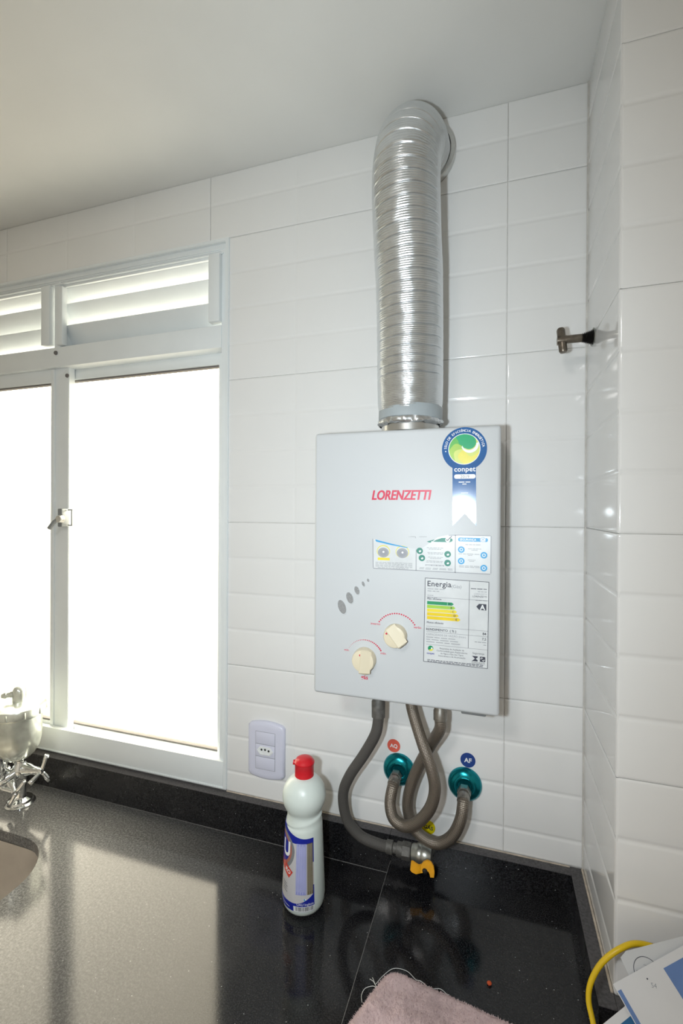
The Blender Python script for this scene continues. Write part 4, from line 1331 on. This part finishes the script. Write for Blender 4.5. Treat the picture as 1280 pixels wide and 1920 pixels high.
# round badge with the U
for ink, r, l in (('label_grey', 0.0335, 2), ('label_orange', 0.0285, 3), ('label_blue', 0.0240, 4)):
    n = 44
    V, F = [], []
    for i in range(n + 1):
        for j in range(n + 1):
            rr_, a = r * i / n, 2 * math.pi * j / n
            V.append((-84 + rr_ * math.cos(a) / 0.034 / D2R, 0.1065 + rr_ * 1.05 * math.sin(a) * (0.8 if math.sin(a) > 0 else 1.0)))
    for i in range(n):
        for j in range(n):
            F.append((i * (n + 1) + j, (i + 1) * (n + 1) + j, (i + 1) * (n + 1) + j + 1, i * (n + 1) + j + 1))
    P.add(ink, V, F, l)
def wtext(ink, s, u, v, size, l, align='CENTER', bold=0.0, rot=0.0, sx=1.0):
    V, F = text2d(s, size, align, 0.0, bold, sx)
    bmq = bmesh.new()                      # cut into narrow upright strips so that it bends round the bottle
    vq = [bmq.verts.new((a, b, 0)) for a, b in V]
    for f in F:
        try: bmq.faces.new([vq[i] for i in f])
        except ValueError: pass
    lo, hi = min(a for a, b in V), max(a for a, b in V)
    x = lo + 0.0016
    while x < hi:
        bmesh.ops.bisect_plane(bmq, geom=bmq.verts[:] + bmq.edges[:] + bmq.faces[:], plane_co=(x, 0, 0), plane_no=(1, 0, 0))
        x += 0.0016
    bmesh.ops.triangulate(bmq, faces=bmq.faces[:])
    bmq.verts.index_update()
    V = [(v.co.x, v.co.y) for v in bmq.verts]
    F = [tuple(v.index for v in f.verts) for f in bmq.faces]
    bmq.free()
    c, sn = math.cos(rot), math.sin(rot)
    P.add(ink, [(u + (a * c - b * sn) / 0.034 / D2R, v + a * sn + b * c) for a, b in V], F, l, 'text')
wtext('ink_white', 'U', -58, 0.0960, 0.034, 6, bold=0.03, sx=0.85)
# red tag, tilted
def wquad(ink, pts, l, n=8):
    V, F = [], []
    for i in range(n + 1):
        t = i / n
        a = (pts[0][0] + (pts[1][0] - pts[0][0]) * t, pts[0][1] + (pts[1][1] - pts[0][1]) * t)
        b = (pts[3][0] + (pts[2][0] - pts[3][0]) * t, pts[3][1] + (pts[2][1] - pts[3][1]) * t)
        V += [a, b]
    for i in range(n):
        F.append((2 * i, 2 * i + 2, 2 * i + 3, 2 * i + 1))
    P.add(ink, V, F, l)
wquad('label_red', [(-95, 0.0820), (-44, 0.0625), (-31, 0.0740), (-84, 0.0950)], 5)
wtext('ink_white', 'RO', -50, 0.0705, 0.0085, 6, bold=0.03, rot=-0.38)
# text panels
P.grid('label_lilac', -22, 0.0405, 7, 0.1215, 2, 10)
P.grid('label_olive', 9, 0.0405, 26, 0.1215, 2, 8)
for k in range(13):
    u = -20.8 + k * 2.15
    P.rect('ink_white', u, 0.0415 + 0.004 * (k % 3 == 1), u + 0.45, 0.1205 - 0.003 * (k % 4 == 2), 3)
for k in range(8):
    u = 10.0 + k * 2.0
    P.rect('label_silver', u, 0.0415 + 0.004 * (k % 3 == 1), u + 0.32, 0.1205, 3)
for k in range(4):
    wquad('ink_black', [(-70, 0.0520 - k * 0.0040), (-52 + 3 * (k % 2), 0.0500 - k * 0.0040), (-52 + 3 * (k % 2), 0.0510 - k * 0.0040), (-70, 0.0530 - k * 0.0040)], 3)
# maker line and barcode
P.disc('icon_blue', 3, 0.0330, 2.4, 3, 14, 0.0016); P.disc('ink_white', 5, 0.0335, 1.6, 4, 14, 0.0012)
wtext('ink_white', 'UAU Ingleza', 4, 0.0238, 0.0053, 3, bold=0.0)
wquad('ink_white', [(-95, 0.0225), (-40, 0.0170), (-40, 0.0180), (-95, 0.0235)], 3)
P.grid('ink_white', -27, 0.0130, 29, 0.0222, 3, 14)
u = -22.0
while u < 26:
    w = random.choice((0.5, 0.9, 1.3))
    P.rect('ink_black', u, 0.0145, u + w, 0.0215, 4)
    u += w + random.choice((0.6, 1.0, 1.5))
P.build(lab, {'label_blue': 'printed_field', 'label_lilac': 'text_panel', 'label_olive': 'text_panel', 'label_red': 'red_tag', 'label_grey': 'badge_ring', 'label_orange': 'badge_ring', 'ink_black': 'barcode', 'label_silver': 'text_rows', 'icon_blue': 'maker_mark'})

# ------------------------------------------------------------------ tap stub on the return wall
tap = thing('tap_handle', 'old brass T-handle valve sticking out beside the corner', 'tap', (0.124, -0.060, 0.935))
lathe('spindle', [(0, 0), (0.0062, 0), (0.0062, 0.030), (0.0056, 0.031), (0, 0.031)], (0.0775, -0.060, 0.9350), (1, 0, 0), 'dull_brass', tap, seg=28)
lathe('cross_bar', [(0, -0.0205), (0.0048, -0.0200), (0.0062, -0.0175), (0.0062, 0.0165), (0.0046, 0.0195), (0, 0.0200)], (0.0800, -0.060, 0.9345), (-0.10, 0.12, 1), 'dull_brass', tap, seg=24)
lathe('collar', [(0, -0.0075), (0.0070, -0.0070), (0.0076, 0.0), (0.0070, 0.0070), (0, 0.0075)], (0.0800, -0.060, 0.9345), (1, 0, 0), 'dull_brass', tap, seg=24)
pr = []
for k in range(7):
    pr += [(0.0050 + 0.0007 * k, 0.0022 * k), (0.0074 + 0.0007 * k, 0.0022 * k + 0.0010)]
lathe('thread', [(0, 0)] + pr + [(0.0085, 0.0158), (0, 0.0158)], (0.1080, -0.060, 0.9348), (1, 0, 0), 'dark_thread', tap, seg=24)
lathe('washer', [(0.0, 0.0), (0.0135, 0.0), (0.0140, 0.0008), (0.0120, 0.0014), (0, 0.0014)], (0.1225, -0.060, 0.9348), (1, 0.08, 0), 'valve_steel', tap, seg=28)

# ------------------------------------------------------------------ water filter tap by the sink
FX, FY = -1.0345, -0.085
wf = thing('water_filter_tap', 'chrome tap with metal water filter bowl at the sink back edge', 'tap', (FX, FY, 0.0))
CH = 'chrome'
lathe('base_flange', [(0.0300, 0.0002), (0.0300, 0.002), (0.0270, 0.005), (0.0255, 0.0055), (0.0240, 0.010), (0.0130, 0.014), (0.0115, 0.018), (0.0110, 0.050), (0.0150, 0.058)], (FX, FY, 0), (0, 0, 1), CH, wf, seg=40)
lathe('valve_body', [(0, -0.022), (0.012, -0.020), (0.0165, -0.008), (0.0175, 0.004), (0.0150, 0.014), (0.0105, 0.022), (0.0110, 0.026)], (FX, FY, 0.072), (0, 0, 1), CH, wf, seg=36)
lathe('side_arm', [(0.0125, 0.0), (0.0130, 0.018), (0.0110, 0.026), (0.0085, 0.034), (0.0080, 0.048), (0.0065, 0.050), (0.0065, 0.060), (0, 0.061)], (FX + 0.004, FY, 0.078), (1, 0.02, 0.06), CH, wf, seg=28)
hd = box('cross_handle', (-0.9740, FY - 0.006, 0.0785), (-0.9660, FY + 0.006, 0.0905), CH, wf, 0.002)
for p, q in (((-0.9705, FY, 0.083), (-0.9600, FY + 0.004, 0.1185)), ((-0.9705, FY, 0.083), (-0.9745, FY - 0.026, 0.068)), ((-0.9705, FY, 0.083), (-0.9625, FY + 0.012, 0.058))):
    tube('prong', [Vector(p).lerp(Vector(q), k / 4) for k in range(5)], 0.005, CH, hd, 12, rad=[0.0042, 0.0042, 0.0046, 0.0050, 0.0052])
tube('spout_arm', spline([(FX, FY - 0.002, 0.077), (FX - 0.004, FY - 0.012, 0.073), (FX - 0.010, FY - 0.024, 0.066), (FX - 0.018, FY - 0.032, 0.060)], 6), 0.0115, CH, wf, 24)
lathe('front_dome', [(0.0, 0.060), (0.008, 0.0585), (0.0150, 0.052), (0.0190, 0.040), (0.0200, 0.020), (0.0200, 0.006), (0.0235, 0.005), (0.0235, -0.010), (0.0220, -0.012), (0.0120, -0.018), (0.0100, -0.032), (0, -0.032)], (-1.0620, FY - 0.032, 0.080), (0, 0, 1), CH, wf, seg=40)
h2 = lathe('front_handle', [(0, 0), (0.0085, 0.001), (0.0090, 0.012), (0.0065, 0.018), (0.0065, 0.032), (0, 0.033)], (-1.0320, FY - 0.024, 0.0600), (0.84, -0.36, -0.40), CH, wf, seg=20)
for p, q in (((-1.0040, FY - 0.032, 0.0480), (-0.9860, FY - 0.026, 0.0735)), ((-1.0040, FY - 0.032, 0.0480), (-1.0380, FY - 0.044, 0.0580)), ((-1.0040, FY - 0.032, 0.0480), (-1.0160, FY - 0.040, 0.0190))):
    tube('prong', [Vector(p).lerp(Vector(q), k / 4) for k in range(5)], 0.004, CH, h2, 12, rad=[0.0050, 0.0047, 0.0044, 0.0042, 0.0040])
FS = 'filter_steel'
FC = (FX - 0.008, FY, 0)
lathe('filter_bowl', [(0.0095, 0.092), (0.0115, 0.097), (0.0230, 0.1025), (0.0340, 0.1120), (0.0420, 0.1260), (0.0458, 0.1430), (0.0470, 0.165), (0.0470, 0.204)], FC, (0, 0, 1), FS, wf, seg=56)
lid = lathe('filter_lid', [(0.0470, 0.198), (0.0505, 0.2005), (0.0510, 0.203), (0.0545, 0.204), (0.0550, 0.219), (0.0535, 0.222), (0.0400, 0.2265), (0.0200, 0.2300), (0, 0.2310)], FC, (0, 0, 1), FS, wf, seg=56, auto=35)
for k in range(10):
    a = 2 * math.pi * k / 10 + 0.2
    p = (FC[0] + 0.0548 * math.cos(a), FC[1] + 0.0548 * math.sin(a))
    box('rib', (p[0] - 0.0016, p[1] - 0.0016, 0.2045), (p[0] + 0.0016, p[1] + 0.0016, 0.2185), FS, lid, 0.0006)
lathe('elbow', [(0.0135, 0.0), (0.0135, 0.020), (0.0128, 0.027), (0.0100, 0.0325), (0.0050, 0.0355), (0, 0.036)], (FC[0] + 0.004, FC[1], 0.229), (0, 0, 1), FS, wf, seg=32)
noz = lathe('nozzle', [(0.0075, 0.0), (0.0075, 0.016), (0.0060, 0.017), (0.0058, 0.023), (0.0068, 0.024), (0.0066, 0.028), (0.0042, 0.034), (0.0030, 0.034), (0.0030, 0.020)], (FC[0] + 0.002, FC[1], 0.248), (-0.82, -0.52, -0.12), FS, wf, seg=24)

# ------------------------------------------------------------------ pink terry cloth on the raised slab
A, Bc, Cc, Dc = Vector((-0.1512, -0.2300, 0)), Vector((0.10, -0.2625, 0)), Vector((0.06, -0.50, 0)), Vector((-0.2400, -0.4500, 0))
tw = thing('pink_towel', 'faded pink terry cloth with frayed corner on black granite', 'cloth', (-0.07, -0.36, 0.025))
NU, NV = 110, 96
def cloth(s, t):
    p = (A * (1 - s) + Bc * s) * (1 - t) + (Dc * (1 - s) + Cc * s) * t
    d = min(s, t, 1 - s, 1 - t)
    edge = min(1.0, d / 0.03)
    z = 0.0335 + 0.006 * edge + 0.004 * mnoise.noise(Vector((p.x * 22, p.y * 22, 0.3))) * edge + 0.003 * mnoise.noise(Vector((p.x * 60, p.y * 60, 2.1))) * edge
    rgt = 0.0016 * mnoise.noise(Vector((p.x * 260, p.y * 260, 5.0)))
    # rounded corner
    if s < 0.06 and t < 0.06:
        k = (0.06 - s) * (0.06 - t) / 0.0036
        p = p + Vector((0.10, -0.35, 0)) * 0.02 * k
    return Vector((p.x + rgt, p.y + rgt * 0.7, z))
vs, fs = [], []
for i in range(NU + 1):
    for j in range(NV + 1):
        vs.append(cloth(i / NU, j / NV))
for i in range(NU):
    for j in range(NV):
        fs.append((i * (NV + 1) + j, i * (NV + 1) + j + 1, (i + 1) * (NV + 1) + j + 1, (i + 1) * (NV + 1) + j))
ringi = [i * (NV + 1) for i in range(NU + 1)] + [NU * (NV + 1) + j for j in range(1, NV + 1)] + [i * (NV + 1) + NV for i in range(NU - 1, -1, -1)] + [j for j in range(NV - 1, 0, -1)]
m0 = len(vs)
for k in ringi:
    vs.append(Vector((vs[k].x, vs[k].y, 0.0254)))
for k in range(len(ringi)):
    k2 = (k + 1) % len(ringi)
    fs.append((ringi[k], ringi[k2], m0 + k2, m0 + k))
fs.append(tuple(range(m0, m0 + len(ringi))))
bmt = bmesh.new()
V = [bmt.verts.new(v) for v in vs]
for f in fs: bmt.faces.new([V[i] for i in f])
from_bm('cloth', bmt, 'towel_pink', tw, smooth=True)
random.seed(11)
vs, fs = [], []
def tuft(p, d, w):
    n = len(vs)
    sd = Vector((-d.y, d.x, 0.0))
    if sd.length < 1e-5: sd = Vector((1, 0, 0))
    sd = sd.normalized() * w
    vs.extend([p - sd, p + sd, p + d])
    fs.append((n, n + 1, n + 2))
for k in range(26000):
    s, t = random.random() * 0.75, random.random() * 0.55
    p = cloth(s, t)
    d = Vector((random.gauss(0, 0.6), random.gauss(0, 0.6), 1.0)).normalized() * random.uniform(0.0010, 0.0022)
    tuft(p, d, 0.00035)
for k in range(1800):
    if k % 3: s, t, nrm = random.random() * 0.8, 0.0, Vector((0.13, 1, 0))
    else: s, t, nrm = 0.0, random.random() * 0.55, Vector((-1, 0.4, 0))
    p = cloth(s, t); p.z = random.uniform(0.027, 0.0345)
    d = (nrm + Vector((random.gauss(0, 0.4), random.gauss(0, 0.4), random.gauss(0.1, 0.4)))).normalized() * random.uniform(0.0010, 0.0030)
    tuft(p, d, 0.0004)
pile = from_py('terry_pile', vs, fs, 'towel_pink', tw)
pile['kind'] = 'stuff'
for pts in ([(-0.0705, -0.2405, 0.036), (-0.0740, -0.2310, 0.0262), (-0.0830, -0.2265, 0.0258), (-0.0960, -0.2300, 0.0262), (-0.1080, -0.2345, 0.036), (-0.1160, -0.2270, 0.0285), (-0.1300, -0.2170, 0.0262), (-0.1480, -0.2190, 0.0260), (-0.1600, -0.2340, 0.0260), (-0.1665, -0.2500, 0.0275)],
            [(-0.1640, -0.2560, 0.030), (-0.1700, -0.2520, 0.0262), (-0.1790, -0.2580, 0.0258), (-0.1810, -0.2680, 0.0258), (-0.1770, -0.2800, 0.030)],
            [(-0.1640, -0.2560, 0.031), (-0.1690, -0.2470, 0.0275), (-0.1730, -0.2410, 0.0262)], [(-0.1640, -0.2560, 0.031), (-0.1700, -0.2480, 0.0285), (-0.1760, -0.2440, 0.0262)]):
    tube('loose_thread', spline(pts, 6), 0.00042, 'thread_white', tw, 6)

# crumb
bmc = bmesh.new()
bmesh.ops.create_icosphere(bmc, subdivisions=2, radius=0.0032)
for v in bmc.verts:
    v.co *= 1 + 0.3 * mnoise.noise(v.co * 700)
    v.co.z *= 0.6
    v.co += Vector((-0.0208, -0.1986, 0.0271))
tag(from_bm('food_crumb', bmc, 'crumb_orange', smooth=True), 'tiny orange crumb lying on the black granite', 'crumb')

# ------------------------------------------------------------------ papers leaning against the pillar, yellow cable
PN = Vector((0, -0.173, 0.175)).normalized()     # towards the viewer, up
PU = Vector((1, 0, 0))
PV = Vector((0, 0.175, 0.173)).normalized()
PO = Vector((0.11, -0.29, 0.1357))
def psurf(off, bend=0.0):
    def f(u, v, l):
        return tuple(PO + PU * u + PV * v + PN * (off + l * 0.00015 + bend * (u - 0.05) ** 2))
    return f
def sheet(pts, off, m, label, group=None, bend=0.0):
    sf = psurf(off, bend)
    bm = bmesh.new()
    v = [bm.verts.new(sf(p[0], p[1], 0)) for p in pts]
    f = bm.faces.new(v)
    if f.normal.dot(PN) < 0: f.normal_flip()
    g = bmesh.ops.extrude_face_region(bm, geom=[f])
    for x in g['geom']:
        if isinstance(x, bmesh.types.BMVert): x.co -= PN * 0.0004
    o = from_bm('printed_paper', bm, m)
    tag(o, label, 'paper', group)
    return o, Print(sf)
def pc(x, y, z):  # world point on the leaning plane -> sheet coordinates
    d = Vector((x, y, z)) - PO
    return (d.dot(PU), d.dot(PV))
# back sheet with the round printed outline
qa = [pc(0.1200, -0.2638, 0.1645), pc(0.1264, -0.2589, 0.1693), pc(0.1880, -0.2400, 0.1880)]
ex = Vector((qa[2][0] - qa[1][0], qa[2][1] - qa[1][1])).normalized()
far = (qa[2][0] + ex.x * 0.012, qa[2][1] + ex.y * 0.012)
perp = Vector((ex.y, -ex.x))
o, P = sheet([qa[0], qa[1], far, (far[0] + perp.x * 0.20, far[1] + perp.y * 0.20), (qa[0][0] + perp.x * 0.20, qa[0][1] + perp.y * 0.20)][::-1], 0.0015, 'paper_grey', 'plain pale paper with a round printed outline, behind the blue sheet')
sc = pc(0.1452, -0.2675, 0.1608)
P.ring('ink_black', sc[0], sc[1] - 0.002, 0.0130, 0.0136, 1, 40)
P.tiny('ink_grey', sc[0] - 0.003, sc[0] + 0.003, sc[1] + 0.004, 0.0006, 1, 2)
P.disc('ink_black', sc[0] - 0.010, sc[1] - 0.003, 0.0010, 1, 10)
P.build(o, {'ink_black': 'printed_outline', 'ink_grey': 'printed_words'})
# front sheet with blue fields
qb = pc(0.1084, -0.2840, 0.1501); qr = pc(0.1842, -0.2495, 0.1842)
ex = Vector((qr[0] - qb[0], qr[1] - qb[1])).normalized(); perp = Vector((ex.y, -ex.x))
def fb(a, b): return (qb[0] + ex.x * a + perp.x * b, qb[1] + ex.y * a + perp.y * b)
o, P = sheet([fb(0, 0), fb(0, 0.18), fb(0.14, 0.18), fb(0.14, 0)], 0.0045, 'paper', 'white printed sheet with pale blue fields leaning on the pillar')
P.poly('paper_blue', [fb(0.0575, 0.0075), fb(0.0575, 0.062), fb(0.130, 0.062), fb(0.130, 0.0075)], 1)
P.poly('paper_blue', [fb(0.0008, 0.006), fb(0.0008, 0.15), fb(0.0060, 0.15), fb(0.0050, 0.006)], 1)
ang = math.atan2(ex.y, ex.x)
c_ = fb(0.036, 0.0085); P.disc('ink_black', c_[0], c_[1], 0.0008, 1, 10)
c_ = fb(0.0375, 0.0165); P.text('ink_grey', '54', c_[0], c_[1], 0.0056, 1, 'CENTER', rot=ang - 0.5)
P.build(o, {'paper_blue': 'blue_field', 'ink_black': 'printed_dot', 'ink_grey': 'number'})
# lower sheet, deep blue field
qc = pc(0.0948, -0.3038, 0.1221); qd = pc(0.1188, -0.2900, 0.1357)
ex = Vector((qd[0] - qc[0], qd[1] - qc[1])).normalized(); perp = Vector((ex.y, -ex.x))
def fc(a, b): return (qc[0] + ex.x * a + perp.x * b, qc[1] + ex.y * a + perp.y * b)
o, P = sheet([fc(-0.005, 0), fc(-0.005, 0.14), fc(0.09, 0.14), fc(0.09, 0)], 0.0, 'paper', 'lowest white sheet with a deep blue field, under the others')
P.poly('paper_deep_blue', [fc(0.006, 0.0075), fc(0.006, 0.07), fc(0.030, 0.07), fc(0.030, 0.0075)], 1)
P.build(o, {'paper_deep_blue': 'blue_field'})

cb = tube('yellow_cable', spline([(0.230, -0.2330, 0.0900), (0.2050, -0.2370, 0.1500), (0.1682, -0.2400, 0.1650), (0.1415, -0.2450, 0.1699), (0.1204, -0.255, 0.1658), (0.1021, -0.26, 0.1494), (0.0904, -0.265, 0.129), (0.0870, -0.27, 0.1114), (0.0901, -0.28, 0.0956), (0.0960, -0.300, 0.0650), (0.1050, -0.330, 0.0380), (0.1150, -0.370, 0.0285)], 10), 0.0030, 'cable_yellow', None, 14)
tag(cb, 'thick yellow cable looping in front of the pillar corner', 'cable')
